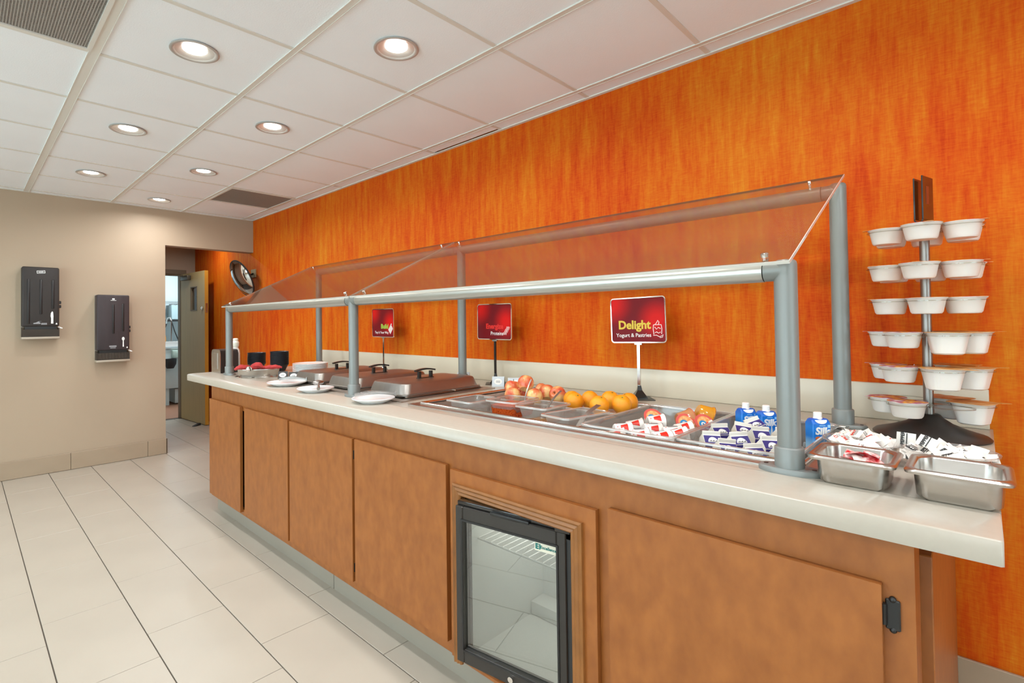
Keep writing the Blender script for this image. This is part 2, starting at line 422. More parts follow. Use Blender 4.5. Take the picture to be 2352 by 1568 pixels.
# hall beyond the opening
w = MB().box(OX-.9, 1.32, YH, YH+.1, 0, ZC).box(1.32, 2.175, YH, YH+.1, 1.985, ZC).box(2.175, XW, YH, YH+.1, 0, ZC).build('wall_hall', M_BEIGE, smooth=False); struct('w', w, 'beige end wall of the hall')
w = MB().box(OX-1., OX-.9, YB+.12, YH+.1, 0, ZC).build('wall_hall_side', M_BEIGE, smooth=False); struct('w', w, 'beige side wall of the hall')
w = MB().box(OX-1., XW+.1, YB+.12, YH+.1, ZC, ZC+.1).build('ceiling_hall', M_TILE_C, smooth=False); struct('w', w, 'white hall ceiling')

# ---- baseboards (tile pieces) on the back wall, wall end and right wall
bb = MB().box(XL, OX+.008, YB-.010, YB, 0, .145).build('baseboard_back', M_GROUT, smooth=False); struct('b', bb, 'tan tile baseboard')
js = [1.311-.6*k for k in range(8)]
edges = [XL]+[x for x in reversed(js) if x > XL]+[OX+.012]
for a, c in zip(edges, edges[1:]):
    if c-a > .02: MB().box(a+.0012, c-.0012, YB-.018, YB-.006, .002, .15, .002, 1).build('base_tile', M_BASE, bb)
MB().box(OX+.0005, OX+.012, YB-.018, YB+.12, .002, .15, .002, 1).build('base_tile', M_BASE, bb)
bb = MB().box(XW-.008, XW, YF, .085, 0, .15).build('baseboard_right', M_GROUT, smooth=False); struct('b', bb, 'tan tile baseboard under the orange wall')
for a, c in ((-.50, .083), (-1.10, -.50), (-1.7, -1.1)):
    MB().box(XW-.016, XW-.004, a+.001, c-.001, .002, .157, .002, 1).build('base_tile', M_BASE, bb)

# ---- kitchen door in the hall, its frame and the kitchen behind
f = MB().box(1.26, 1.32, YH-.02, YH, 0, 2.045).box(1.26, 2.235, YH-.02, YH, 1.985, 2.045).box(2.175, 2.235, YH-.02, YH, 0, 1.985)
f.box(1.30, 1.335, YH, YH+.1, 0, 1.985).box(2.16, 2.175, YH, YH+.1, 0, 1.985).box(1.32, 2.175, YH, YH+.1, 1.965, 1.985)
f = f.build('trim_1', M_FRAME, smooth=False); struct('f', f, 'brown door frame at the end of the hall')
ang = math.atan2(2.222-2.168, YH-.02-7.01)
d = thing('door_1', 'olive wooden kitchen door standing open with a small vision window', 'door', (2.165, YH-.02, 0), ang); d['kind'] = 'structure'
del d['category']
L = .80; th = .042
b = MB(); wy0, wy1, wz0, wz1 = -.56, -.34, 1.47, 1.79
for q in ((-L, wy0, 0.008, 1.98), (wy1, 0, 0.008, 1.98), (wy0, wy1, .008, wz0), (wy0, wy1, wz1, 1.98)): b.box(0, th, q[0], q[1], q[2], q[3])
b.build('leaf', M_DOORW, d, False)
MB().box(-.0008, th+.0008, -L-.002, -L+.001, .008, 1.98).build('door_edge', M_DOOREDGE, d, False)
b = MB()
for q in ((wy0, wy0+.012, wz0, wz1), (wy1-.012, wy1, wz0, wz1), (wy0, wy1, wz0, wz0+.012), (wy0, wy1, wz1-.012, wz1)): b.box(-.004, th+.004, q[0], q[1], q[2], q[3])
wf = b.build('window_frame', M_FRAME, d, False)
MB().box(.018, .024, wy0+.01, wy1-.01, wz0+.01, wz1-.01).build('pane', M_PANE, wf, False)
b = MB().cyl((-.004, -L+.065, 1.50), (-.012, -L+.065, 1.50), .02, n=14).cyl((-.012, -L+.065, 1.50), (-.02, -L+.065, 1.50), .011, n=12); b.build('lock', M_CHROME, d)
MB().box(.008, .034, -L-.004, -L, 1.44, 1.56).build('latch_plate', M_STEEL, d, False)
b = MB().box(-.05, 0, -.36, -.12, 1.885, 1.945, .006); cl = b.build('door_closer', mat('closer_bronze', (92, 84, 72), .4, .5), d)
MB().tube([(-.03, -.16, 1.955), (-.16, -.02, 1.965), (-.3, .0, 1.97)], .009, 6).build('closer_arm', M_FRAME, cl)
dw = MB().box(-.05, .05, -.02, .02, 0, .028).build('door_wedge', M_BLACKM); dw.location = (2.14, 7.08, 0); dw.rotation_euler = (0, 0, .5)
for vtx in dw.data.vertices:
    if vtx.co.x < 0 and vtx.co.z > .01: vtx.co.z = .006
tag(dw, 'small dark rubber wedge on the floor under the open kitchen door', 'doorstop')

KY = 9.3
w = MB().box(.8, 3.6, KY+.9, KY+1.0, 0, 2.6).box(3.5, 3.6, YH+.1, KY+1, 0, 2.6).box(.8, .9, YH+.1, KY+1, 0, 2.6).build('wall_kitchen', M_KITW, smooth=False); struct('w', w, 'pale blue-white kitchen wall')
w = MB().box(.8, 3.6, YH+.1, KY+1, -.1, -.001).build('floor_kitchen', M_QUARRY, smooth=False); struct('w', w, 'red quarry tile kitchen floor')
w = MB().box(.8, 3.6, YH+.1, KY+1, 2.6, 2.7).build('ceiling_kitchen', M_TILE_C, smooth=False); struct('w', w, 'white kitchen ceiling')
w = MB().box(XW+.1, 3.6, YH, YH+.1, 0, 2.6).box(.8, OX-.9, YH, YH+.1, 0, 2.6).build('wall_kitchen_near', M_KITW, smooth=False); struct('w', w, 'kitchen side of the hall wall')
# kitchen lamp: a ceiling troffer
kt = thing('kitchen_troffer', 'cool white ceiling troffer lighting the kitchen', 'light', (2.4, 8.9, 2.6))
MB().box(-.32, .32, -.62, .62, -.03, 0).build('housing', M_WHITE, kt, False)
MB().box(-.28, .28, -.58, .58, -.034, -.0301).build('diffuser', mat('troffer_diffuser', (255, 255, 255), .5, emit=((235, 245, 255), 3.)), kt, False)
ld = bpy.data.lights.new('kitchen_lamp', 'AREA'); ld.shape = 'RECTANGLE'; ld.size = .5; ld.size_y = 1.1; ld.energy = 24; ld.color = (.82, .93, 1.)
lo_ = bpy.data.objects.new('kitchen_lamp', ld); COL.objects.link(lo_); lo_.parent = kt; lo_.location = (0, 0, -.04)
# kitchen equipment seen through the doorway
ky = 9.2
q = thing('dish_machine_table', 'pale enamel kitchen work unit with a steel top seen through doorway', 'counter', (0, 0, 0))
MB().box(1.9, 3.1, ky, ky+.7, .27, .90, .006).build('body', M_KITE, q); MB().box(1.88, 3.12, ky-.03, ky+.72, .90, .945, .006).build('top', M_STEELM, q)
for x in (2.36, 3.05):
    MB().box(x-.03, x+.03, ky+.04, ky+.1, 0, .27).build('leg', M_KITE, q, False)
MB().box(2.48, 2.95, ky+.06, ky+.6, .02, .25, .004).build('lower_box', M_KITE, q)
MB().box(2.41, 2.53, ky-.10, ky, .76, .88, .006).build('control_box', mat('control_box_green', (186, 204, 190), .4), q)
MB().cyl((2.53, ky-.05, .83), (2.8, ky-.05, .84), .008, n=8).build('lever', M_BLACK, q)
q = MB().stack([(circ(.05, 16), 0), (circ(.085, 16), .07), (circ(.092, 16), .15), (circ(.084, 16), .15), (circ(.045, 16), .01)], True, True).build('black_tub', M_BLACKM); q.location = (2.37, ky-.10, .60)
tag(q, 'black plastic tub hanging on the pale kitchen unit', 'tub')
q = thing('kitchen_wall_shelf', 'steel wall shelf across the kitchen wall above the work unit', 'shelf', (0, 0, 0))
MB().box(1.7, 3.2, ky+.52, ky+.9, 1.655, 1.69).build('board', M_STEELM, q, False)
for x in (2.2, 2.9): MB().box(x-.012, x+.012, ky+.6, ky+.9, 1.56, 1.655).build('bracket', M_STEEL, q, False)
q = thing('glass_rack', 'pale plastic rack of glasses on the lower kitchen shelf', 'rack', (2.62, ky+.6, 1.385))
MB().stack([(rrect(.16, .3, .01), 0), (rrect(.18, .32, .01), .24), (rrect(.165, .3, .01), .24), (rrect(.15, .28, .01), .01)]).build('basket', mat('rack_blue', (176, 200, 204), .4), q)
for dx, dy in ((-.04, -.06), (.04, -.06), (-.04, .06), (.04, .06)):
    MB().lathe([(.02, .02), (.03, .26), (.026, .26), (.016, .03)], 12, dx, dy).build('glass', M_CLEARW, q)
q = thing('kitchen_lower_shelf', 'dark edged lower shelf on the kitchen wall', 'shelf', (0, 0, 0))
MB().box(1.7, 3.2, ky+.45, ky+.9, 1.35, 1.375).build('board', M_STEEL, q, False); MB().box(1.7, 3.2, ky+.44, ky+.45, 1.345, 1.38).build('edge', M_BLACKM, q, False)
q = thing('stock_pot', 'dark cooking pot on the kitchen lower shelf', 'pot', (2.36, ky+.64, 1.375))
MB().lathe([(.10, 0), (.105, .14), (.112, .145), (.1, .145), (.096, .01)], 20).build('pot_body', M_BLACKM, q); MB().cyl((-.13, 0, .11), (-.10, 0, .11), .01).build('pot_handle', M_STEEL, q); MB().cyl((.10, 0, .11), (.13, 0, .11), .01).build('pot_handle', M_STEEL, q)
q = thing('spray_faucet', 'steel spray faucet with a hanging black hose by the kitchen wall', 'faucet', (2.50, ky+.33, .945))
MB().tube([(0, 0, 0), (0, 0, .42), (-.03, -.03, .47), (-.08, -.06, .45), (-.1, -.08, .36)], .012, 8).build('riser', M_STEELM, q)
MB().tube([(0, 0, .42), (.04, -.02, .25), (.09, -.04, .1), (.15, -.04, .02)], .009, 8).build('hose', M_BLACKM, q)
MB().cyl((-.1, -.08, .36), (-.13, -.1, .28), .018, .012).build('spray_head', M_BLACKM, q)
q = thing('juice_jug', 'orange plastic jug on the kitchen work unit', 'jug', (2.36, ky+.3, .945)); mo = mat('jug_orange', (226, 150, 40), .4)
MB().lathe([(.05, 0), (.055, .12), (.05, .16), (.03, .2), (.03, .22)], 16).build('jug_body', mo, q); MB().lathe([(.032, .22), (.032, .24)], 12).build('jug_lid', M_WHITE, q)
q = thing('dish_rack', 'flat white dish rack on the kitchen work unit', 'rack', (2.47, ky+.12, .945))
b = MB().stack([(rrect(.3, .22, .01), 0), (rrect(.32, .24, .01), .07), (rrect(.3, .22, .01), .07), (rrect(.28, .2, .01), .006)]); b.build('tray', M_WHITE, q)
for k in range(6): MB().box(-.13+k*.05, -.126+k*.05, -.09, .09, .006, .075).build('rib', M_WHITE, q, False)
q = MB().cyl((2.545, KY+.88, 1.7), (2.545, KY+.88, 2.45), .012, n=8).build('conduit', M_FRAME); tag(q, 'thin dark conduit running up the kitchen wall', 'pipe')

# ================================================================== CEILING FIXTURES
def make_downlight():
    t = thing('downlight', 'x', 'light', (0, 0, ZC))
    MB().lathe([(.086, .004), (.094, .001), (.096, -.002), (.091, -.004), (.080, -.002), (.076, .002), (.078, .006)], 40, cap0=False, cap1=False).build('trim_ring', mat('satin_nickel', (188, 186, 182), .4, .4), t)
    MB().lathe([(.078, .001), (.062, .004), (.048, .009)], 40, cap0=False, cap1=False).build('reflector', mat('reflector_satin', (218, 216, 212), .32, .5), t)
    MB().lathe([(.049, .010), (.047, .008), (.03, .003), (.002, .001)], 32, cap0=True, cap1=True).build('lens', mat('led_lens', (255, 255, 255), .4, emit=((255, 250, 240), 14.)), t)
    MB().lathe([(.086, .004), (.084, .1), (.02, .12)], 24, cap0=False).build('can', M_STEEL, t)
    return t
def lamp(t, e):
    ld = bpy.data.lights.new('led', 'AREA'); ld.shape = 'DISK'; ld.size = .10; ld.energy = e; ld.color = (.95, .975, 1.); ld.spread = R(165)
    o = bpy.data.objects.new('led', ld); COL.objects.link(o); o.parent = t; o.location = (0, 0, -.008)
dl0 = make_downlight(); rows = dict()
for k, (x, y) in enumerate(LIGHTS+MORE):
    t = dl0 if k == 0 else dup(dl0, (x, y, ZC), (0, 0, 0))
    t.location = (x, y, ZC)
    t['group'] = 'recessed ceiling downlights'
    row = {1.32: 'row nearer the orange wall', .71: 'row beside the wide grid bar', -1.12: 'row beyond the large vent', -2.34: 'row by the added windows'}[round(x, 2)]
    n_ = sum(1 for a, c in LIGHTS+MORE if abs(a-x) < .01 and c > y)
    t['label'] = 'recessed downlight, %s from the back wall in the %s' % (('first', 'second', 'third', 'fourth', 'fifth', 'sixth', 'seventh', 'eighth', 'ninth')[n_], row)
for t in [o for o in COL.objects if o.name.startswith('downlight')]: lamp(t, LAMP_W)
hl = dup(dl0, (1.95, 6.75, ZC), (0, 0, 0)); hl['label'] = 'unseen downlight added to brighten the hall beyond the opening'; hl['group'] = 'recessed ceiling downlights'
for c_ in list(hl.children):
    if c_.type == 'LIGHT': bpy.data.objects.remove(c_)
lamp(hl, LAMP_W)  # lamp added out of view to brighten the dim hall
# the two vents
def vent(cx, cy, label, mcol, pitch):
    t = thing('ceiling_vent', label, 'vent', (cx, cy, ZC))
    w = .6096-.026
    b = MB(); f = .016
    for q in ((-w/2, -w/2+f, -w/2, w/2), (w/2-f, w/2, -w/2, w/2), (-w/2+f, w/2-f, -w/2, -w/2+f), (-w/2+f, w/2-f, w/2-f, w/2)): b.box(q[0], q[1], q[2], q[3], -.004, .006)
    b.build('frame', M_GRID, t, False)
    MB().box(-w/2, w/2, -w/2, w/2, .010, .014).build('backing', mat('vent_dark_'+str(pitch), (96, 92, 86), .8), t, False)
    # perforated face: one sheet of crossing wires
    b = MB(); a = w/2-f; n = int(2*a/pitch)
    for k in range(n+1):
        p = -a+2*a*k/n; h = pitch*.19
        b.box(p-h, p+h, -a, a, .001, .004); b.box(-a, a, p-h, p+h, .0015, .0045)
    o = b.build('perforated_face', mat('vent_grey_'+str(pitch), mcol, .5, .2), t, False); o['kind'] = 'stuff'
    return t
vent(1.9293, 4.7914, 'small far grey ceiling vent near the corner of the orange wall', (150, 143, 134), .012)
vent(.1005, 2.353, 'large perforated grey ceiling vent beside the wide grid bar', (164, 160, 154), .009)

# ================================================================== BASE CABINET
CZ = .915                              # top of the counter
XC, XD = 1.235, 1.217                  # cabinet face, door face
Y0C, Y1C, CB, CT = .096, 3.765, .115, .873
cab = thing('base_cabinet', 'long maple laminate base cabinet with flat doors under the white counter', 'cabinet')
for a, c in ((Y0C, 2.2365), (2.2385, Y1C)):
    MB().box(XC, XC+.018, a, c, .752, CT).build('top_rail', M_WOOD, cab, False)
MB().box(XC, XC+.018, Y0C, Y1C, CB, .15).build('bottom_rail', M_WOOD, cab, False)
for a, c in ((Y0C, .20), (.66, .76), (1.27, 1.40), (1.90, 2.0), (2.52, 2.62), (3.70, Y1C)):
    MB().box(XC, XC+.018, a, c, .15, .752).build('stile', M_WOOD, cab, False)
MB().box(XC+.02, 2.33, Y1C-.02, Y1C, CB, CT).build('end_panel', M_WOOD, cab, False)
# near end: recessed side, and the lower applied board
MB().box(XC+.018, 2.335, Y0C+.012, Y0C+.030, .02, CT).build('end_panel', M_WOOD, cab, False)
MB().box(XC+.0005, XC+.10, Y0C+.0005, Y0C+.02, .0, CT).build('end_filler', M_WOOD, cab, False)
MB().box(1.362, 2.335, .079, Y0C+.011, .0, .806, .002, 1).build('end_board', M_WOOD, cab)
MB().box(XC+.02, 2.33, Y0C+.03, Y1C-.02, CB, CB+.02).build('floor_panel', M_DARKIN, cab, False)
MB().box(2.315, 2.33, Y0C+.03, Y1C-.02, CB, CT).build('back_panel', M_DARKIN, cab, False)
for a, c in ((Y0C+.02, 1.03), (1.034, 2.233), (2.237, 3.80)):
    MB().box(1.285, 1.305, a, c, 0, CB).build('toe_kick', M_TOE, cab, False)
MB().box(1.30, 1.31, Y0C+.02, 3.80, 0, CB).build('toe_backing', M_BLACKM, cab, False)
def hinge_mesh():
    b = MB().box(-.006, .0, -.011, .011, -.028, .028, .002, 1)
    b.cyl((-.008, .013, -.019), (-.008, .013, .019), .0055, n=10)
    for z in (-.028, .028): b.ball((-.003, 0, z), .006, n=10, k=6)
    return b.mesh('hinge', M_BLACK)
HM = hinge_mesh()
def door(y0, y1, z0, z1, hinges=(), ajar=0.):
    b = MB().box(XD, XC-.0005, y0, y1, z0, z1)
    d = b.build('cabinet_door', M_WOOD, cab, False)
    MB().box(XD+.0006, XC-.001, y0-.0006, y0+.001, z0+.001, z1-.001).build('edge_band', M_WOODEDGE, d, False)
    MB().box(XD+.0006, XC-.001, y0+.001, y1-.001, z1-.001, z1+.0006).build('edge_band', M_WOODEDGE, d, False)
    for hy, hz in hinges:
        h = obj('hinge', HM, d); h.location = (XC, hy, hz)
    return d
door(3.217, 3.755, .135, .777)
door(2.577, 3.150, .150, .777)
door(1.957, 2.556, .155, .775, [(1.947, .705), (1.947, .215)])
door(1.347, 1.937, .160, .777)
door(.143, .710, .150, .782, [(.128, .727), (.128, .21)])
# surround panel of the under-counter fridge
sp = MB()
y0, y1, z0, z1 = .747, 1.324, .125, .768; iy0, iy1, iz0, iz1 = .828, 1.276, .135, .700
for q in ((y0, iy0, z0, z1), (iy1, y1, z0, z1), (iy0, iy1, iz1, z1), (iy0, iy1, z0, iz0)): sp.box(XD, XC-.0005, *q)
sp = sp.build('fridge_surround', M_WOOD, cab, False)
MB().box(XD+.0006, XC-.001, y0-.0006, y0+.001, z0, z1).build('edge_band', M_WOODEDGE, sp, False)
def moulding(part):
    # stepped picture-frame profile swept along one side
    prof = ((0, .0), (0, .010), (.006, .014), (.012, .010), (.020, .013), (.026, .009), (.033, .011), (.038, .006), (.038, 0))
    oy0, oy1, oz1 = .786, 1.304, .726
    b = MB(); n = len(prof)
    def corner(which, u):
        ins = u
        if which == 'tl': return (oy1-ins, oz1-ins)
        if which == 'tr': return (oy0+ins, oz1-ins)
        if which == 'bl': return (oy1-ins, .12)
        if which == 'br': return (oy0+ins, .12)
    a, c = part
    LA = [(XD-h, *corner(a, u)) for u, h in prof]; LB = [(XD-h, *corner(c, u)) for u, h in prof]
    b.loft([LA, LB]); return b
for part in (('tl', 'tr'), ('bl', 'tl'), ('br', 'tr')):
    moulding(part).build('moulding', M_TRIMW, sp, ang=20)

# ---- under-counter fridge
fr = thing('glass_door_fridge', 'under-counter fridge with a dark framed glass door left ajar', 'fridge')
b = MB(); fy0, fy1, fz0, fz1, fx0, fx1 = .838, 1.268, .137, .690, 1.245, 1.66
for q in ((fx0, fx1, fy0, fy0+.02, fz0, fz1), (fx0, fx1, fy1-.02, fy1, fz0, fz1), (fx0, fx1, fy0+.02, fy1-.02, fz0, fz0+.02), (fx0, fx1, fy0+.02, fy1-.02, fz1-.02, fz1), (fx1-.02, fx1, fy0+.02, fy1-.02, fz0+.02, fz1-.02)): b.box(*q)
b.build('liner', M_FWHITE, fr, False)
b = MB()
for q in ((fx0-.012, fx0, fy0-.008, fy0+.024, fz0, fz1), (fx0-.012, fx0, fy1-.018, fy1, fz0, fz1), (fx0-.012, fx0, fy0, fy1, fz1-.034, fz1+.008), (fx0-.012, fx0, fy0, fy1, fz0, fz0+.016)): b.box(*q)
b.build('gasket_gap_shade', M_BLACKM, fr, False)  # top strip widened to black out the shaded gap above the door
b = MB().box(fx0+.03, fx1-.03, fy0+.03, fy1-.03, fz1-.035, fz1-.021)
b.build('lamp_cover', M_WHITE, fr, False)
ld = bpy.data.lights.new('fridge_lamp', 'AREA'); ld.shape = 'RECTANGLE'; ld.size = .3; ld.size_y = .3; ld.energy = 1.0; ld.color = (1., .98, .94)
o = bpy.data.objects.new('fridge_lamp', ld); COL.objects.link(o); o.parent = fr; o.location = ((fx0+fx1)/2, (fy0+fy1)/2, fz1-.04)
b = MB(); n = 14; sz = .535
for k in range(n+1):
    y = fy0+.024+(fy1-fy0-.048)*k/n; b.cyl((fx0+.03, y, sz), (fx1-.025, y, sz), .0018, n=6)
for x in (fx0+.03, fx0+.2, fx1-.025): b.cyl((x, fy0+.021, sz-.003), (x, fy1-.021, sz-.003), .003, n=6)
b.build('wire_shelf', M_WHITE, fr)
MB().box(fx1-.10, fx1-.021, fy0+.021, fy1-.021, fz0+.021, fz0+.07, .004).build('compressor_step', M_FWHITE, fr)
hx, hy = 1.228, .852; fa = math.atan2(1.2285-1.172, 1.244-.876)
dr = Matrix.Translation((hx, hy, 0)) @ Matrix.Rotation(fa, 4, 'Z')       # door local: y from hinge to free edge, x = 0 front
L = .40; dz0, dz1, fw_, ft = .165, .674, .030, .046
b = MB(dr)
for q in ((0, .034, 0, fw_, dz0, dz1), (0, .034, L-fw_, L, dz0, dz1), (0, .034, fw_, L-fw_, dz1-ft, dz1), (0, .034, fw_, L-fw_, dz0, dz0+ft)): b.box(*q, .003, 1)
fd = b.build('door_frame', M_FRIDGE, fr)
b = MB(dr)
for q in ((-.003, 0, fw_-.006, fw_, dz0+ft-.006, dz1-ft+.006), (-.003, 0, L-fw_, L-fw_+.006, dz0+ft-.006, dz1-ft+.006), (-.003, 0, fw_, L-fw_, dz1-ft, dz1-ft+.006), (-.003, 0, fw_, L-fw_, dz0+ft-.006, dz0+ft)): b.box(*q)
b.build('bead', M_BLACK, fd, False)
MB(dr).box(.010, .018, fw_-.004, L-fw_+.004, dz0+ft-.004, dz1-ft+.004).build('glass', M_FGLASS, fd, False)
MB(dr).box(.012, .034, -.012, -.001, dz0, dz1-.006).build('hinge_side', M_BLACKG, fd, False)
MB(dr).box(-.002, .036, -.014, .035, dz1-.002, dz1+.020, .004).build('hinge_cap', M_BLACKG, fd)
MB(dr).box(.008, .034, .0, L-.004, dz1, dz1+.015, .002).build('top_cap_shade', M_BLACKG, fd)  # black strip for the door's top face and the shadow over it
MB(dr).box(-.003, .010, .12, L-.14, dz1-.004, dz1+.006, .002).build('pull', M_BLACK, fd)
MB(dr).cyl((-.009, L*.47, dz0+.024), (0, L*.47, dz0+.024), .009, n=16).build('lock', M_CHROME, fd)
st = MB(dr).box(.0085, .0099, fw_+.002, fw_+.076, dz1-ft-.030, dz1-ft-.003).build('sticker', mat('sticker_cream', (222, 216, 196), .5), fd, False)
me = text_mesh('Excellence', .0125, M_MARKT, .0004); o = obj('lettering', me, fd); place(o, dr @ T((.0083, fw_+.030, dz1-ft-.021)) @ FACE_AISLE)
for body, dx in (('E', 0), ('I', .0095)):
    me = text_mesh(body, .021, M_MARKT, .0012); o = obj('lettering', me, fd); place(o, dr @ T((.0083, fw_+.068-dx, dz1-ft-.024)) @ FACE_AISLE)

# ================================================================== COUNTER
ct = thing('worktop', 'long white quartz counter with a square edge and rounded far corner', 'counter')
XF, YE0, YE1 = 1.198, -.018, 4.25
# front strip up to the seam, with the rounded outer corner at the far end
rc = .09
poly = [(XF, YE0+.004), (XF+.004, YE0), (1.3660, YE0), (1.3660, YE1)]
poly += [(XF+rc-rc*math.sin(a), YE1-rc+rc*math.cos(a)) for a in [k*PI/2/10 for k in range(11)]]
def slab(poly, name):
    b = MB(); e = .003
    cx = sum(p[0] for p in poly)/len(poly); cy = sum(p[1] for p in poly)/len(poly)
    def ins(k): return [(x+(e if x < XF+.08 and k else 0)*0, y) for x, y in poly]
    b.loft([[(x, y, CT) for x, y in poly], [(x, y, CZ-.0025) for x, y in poly], [(x+(.0025 if x < 1.25 else 0), y+(.0025 if y < YE0+.02 else 0), CZ) for x, y in poly]])
    return b.build(name, M_QUARTZ, ct, ang=50)
slab(poly, 'front_strip')
# field behind the seam, with the cold and hot well openings left free
CW = (1.445, 2.062, .305, 1.785)      # cold well cut-out x0 x1 y0 y1
HW = (1.475, 2.055, 1.925, 3.20)      # hot well cut-out
b = MB()
def cb(x0, x1, y0, y1): b.box(x0, x1, y0, y1, CT, CZ)
x0 = 1.3690
cb(x0, CW[0], YE0, YE1); cb(CW[1], XW-.001, YE0, YE1)
for a, c in ((YE0, CW[2]), (CW[3], HW[2]), (HW[3], YE1)): cb(CW[0], CW[1], a, c)
cb(CW[0], HW[0], HW[2], HW[3]); cb(HW[1], CW[1], HW[2], HW[3])
b.build('field', M_QUARTZ, ct, False)
MB().box(1.3660, 1.3690, YE0+.002, YE1-.002, CT, CZ-.0002).build('seam', mat('seam_filler', (112, 104, 92), .7), ct, False)
MB().box(1.3, 2.33, Y1C, YE1-.12, CT-.03, CT).build('support_board', M_WOOD, ct, False)
bs = MB().box(XW-.02, XW-.0005, -.011, 4.262, CZ, 1.044, .004).build('backsplash', M_SPLASH)
tag(bs, 'low cream backsplash strip along the orange wall behind the counter', 'backsplash')

# ---- cold well (drop-in)
cwt = thing('cold_well', 'stainless drop-in cold food well with a rolled rim in the counter', 'food well')
def frame(b, o, i, z0, z1):
    b.box(o[0], i[0], o[2], o[3], z0, z1).box(i[1], o[1], o[2], o[3], z0, z1).box(i[0], i[1], o[2], i[2], z0, z1).box(i[0], i[1], i[3], o[3], z0, z1)
    return b
o4 = (1.418, 2.085, .280, 1.815); i4 = (1.478, 2.040, .328, 1.765)
b = MB(); frame(b, o4, i4, CZ, CZ+.0035); b.build('flange', M_STEELB, cwt, False)
b = MB(); rr = .007
pts = [(i4[0]-.012, i4[2]-.012), (i4[1]+.012, i4[2]-.012), (i4[1]+.012, i4[3]+.012), (i4[0]-.012, i4[3]+.012)]
for p, q in zip(pts, pts[1:]+pts[:1]): b.cyl((*p, CZ+.005), (*q, CZ+.005), rr, n=12)
for p in pts: b.ball((*p, CZ+.005), rr, n=12, k=8)
b.build('rolled_rim', M_STEELM, cwt)
b = MB(); zf = .80
for q in ((i4[0]-.003, i4[0], i4[2], i4[3], zf, CZ+.004), (i4[1], i4[1]+.003, i4[2], i4[3], zf, CZ+.004), (i4[0], i4[1], i4[2]-.003, i4[2], zf, CZ+.004), (i4[0], i4[1], i4[3], i4[3]+.003, zf, CZ+.004), (i4[0], i4[1], i4[2], i4[3], zf-.003, zf)): b.box(*q)
b.build('basin', M_BASIN, cwt, False)
# ---- hot well
hwt = thing('hot_well', 'stainless hot food well frame under the covered pans', 'food well')
o5 = (1.436, 2.075, 1.885, 3.235); i5 = (1.487, 2.045, 1.945, 3.185)
b = MB(); frame(b, o5, i5, CZ, CZ+.004); 
for y in (2.385, 2.83): b.box(i5[0], i5[1], y-.055, y+.055, CZ, CZ+.004)
b.build('flange', M_STEELB, hwt, False)
b = MB()
for q in ((i5[0]-.003, i5[0], i5[2], i5[3], .80, CZ), (i5[1], i5[1]+.003, i5[2], i5[3], .80, CZ), (i5[0], i5[1], i5[2]-.003, i5[2], .80, CZ), (i5[0], i5[1], i5[3], i5[3]+.003, .80, CZ), (i5[0], i5[1], i5[2], i5[3], .797, .80)): b.box(*q)
b.build('basin', M_BASIN, hwt, False)

# ================================================================== SNEEZE GUARD
sg = thing('sneeze_guard', 'grey tube sneeze guard with sloping glass over the buffet', 'sneeze guard')
FXP, RXP = 1.40, 2.09; FYS = (.330, 2.225, 3.893); RYS = (.334, 2.155, 3.84); RZ, RRZ = 1.395, 1.703; PR = .0245
def flange_shape(b, x, y):
    L, Wd = .132, .072
    pts = []
    for k in range(40):
        a = 2*PI*k/40; c, s = math.cos(a), math.sin(a)
        pts.append((x+(Wd/2)*math.copysign(abs(c)**.9, c), y+(L/2)*math.copysign(abs(s)**1.0, s)))
    def sc(f): return [(x+(px-x)*f, y+(py-y)*f) for px, py in pts]
    b.stack([(sc(1), CZ), (sc(1), CZ+.009), (sc(.94), CZ+.013), (sc(.5), CZ+.014)])
    b.lathe([(.031, CZ+.008), (.031, CZ+.058), (.029, CZ+.061), (PR, CZ+.062)], 32, x, y)
def post(x, y, top, name):
    b = MB(); b.lathe([(PR, CZ+.03), (PR, top-.012), (PR*.93, top-.005), (PR*.75, top-.001), (PR*.4, top)], 32, x, y); p = b.build(name, M_POST, sg)
    b = MB(); flange_shape(b, x, y); f = b.build('flange', M_POST, p, ang=50)
    b = MB()
    for dy in (-.05, .05): b.cyl((x, y+dy, CZ+.012), (x, y+dy, CZ+.0146), .005, n=10)
    b.build('screw', mat('screw_dark', (70, 70, 70), .4, .8), p)
for y in FYS: post(FXP, y, RZ+.026, 'front_post')
for y in RYS: post(RXP, y, RRZ+.028, 'rear_post')
def rail(x, z, ys, mt, name):
    for a, c in zip(ys, ys[1:]):
        b = MB().cyl((x, a+.045, z), (x, c-.045, z), PR+.0012, n=32); r_ = b.build(name, mt, sg)
        MB().cyl((x, a, z), (x, a+.043, z), PR, n=32).build('elbow', M_POST, r_); MB().cyl((x, c-.043, z), (x, c, z), PR, n=32).build('elbow', M_POST, r_)
rail(FXP, RZ, FYS, M_RAIL, 'front_rail')
rail(RXP, RRZ, RYS, M_POST, 'rear_rail')
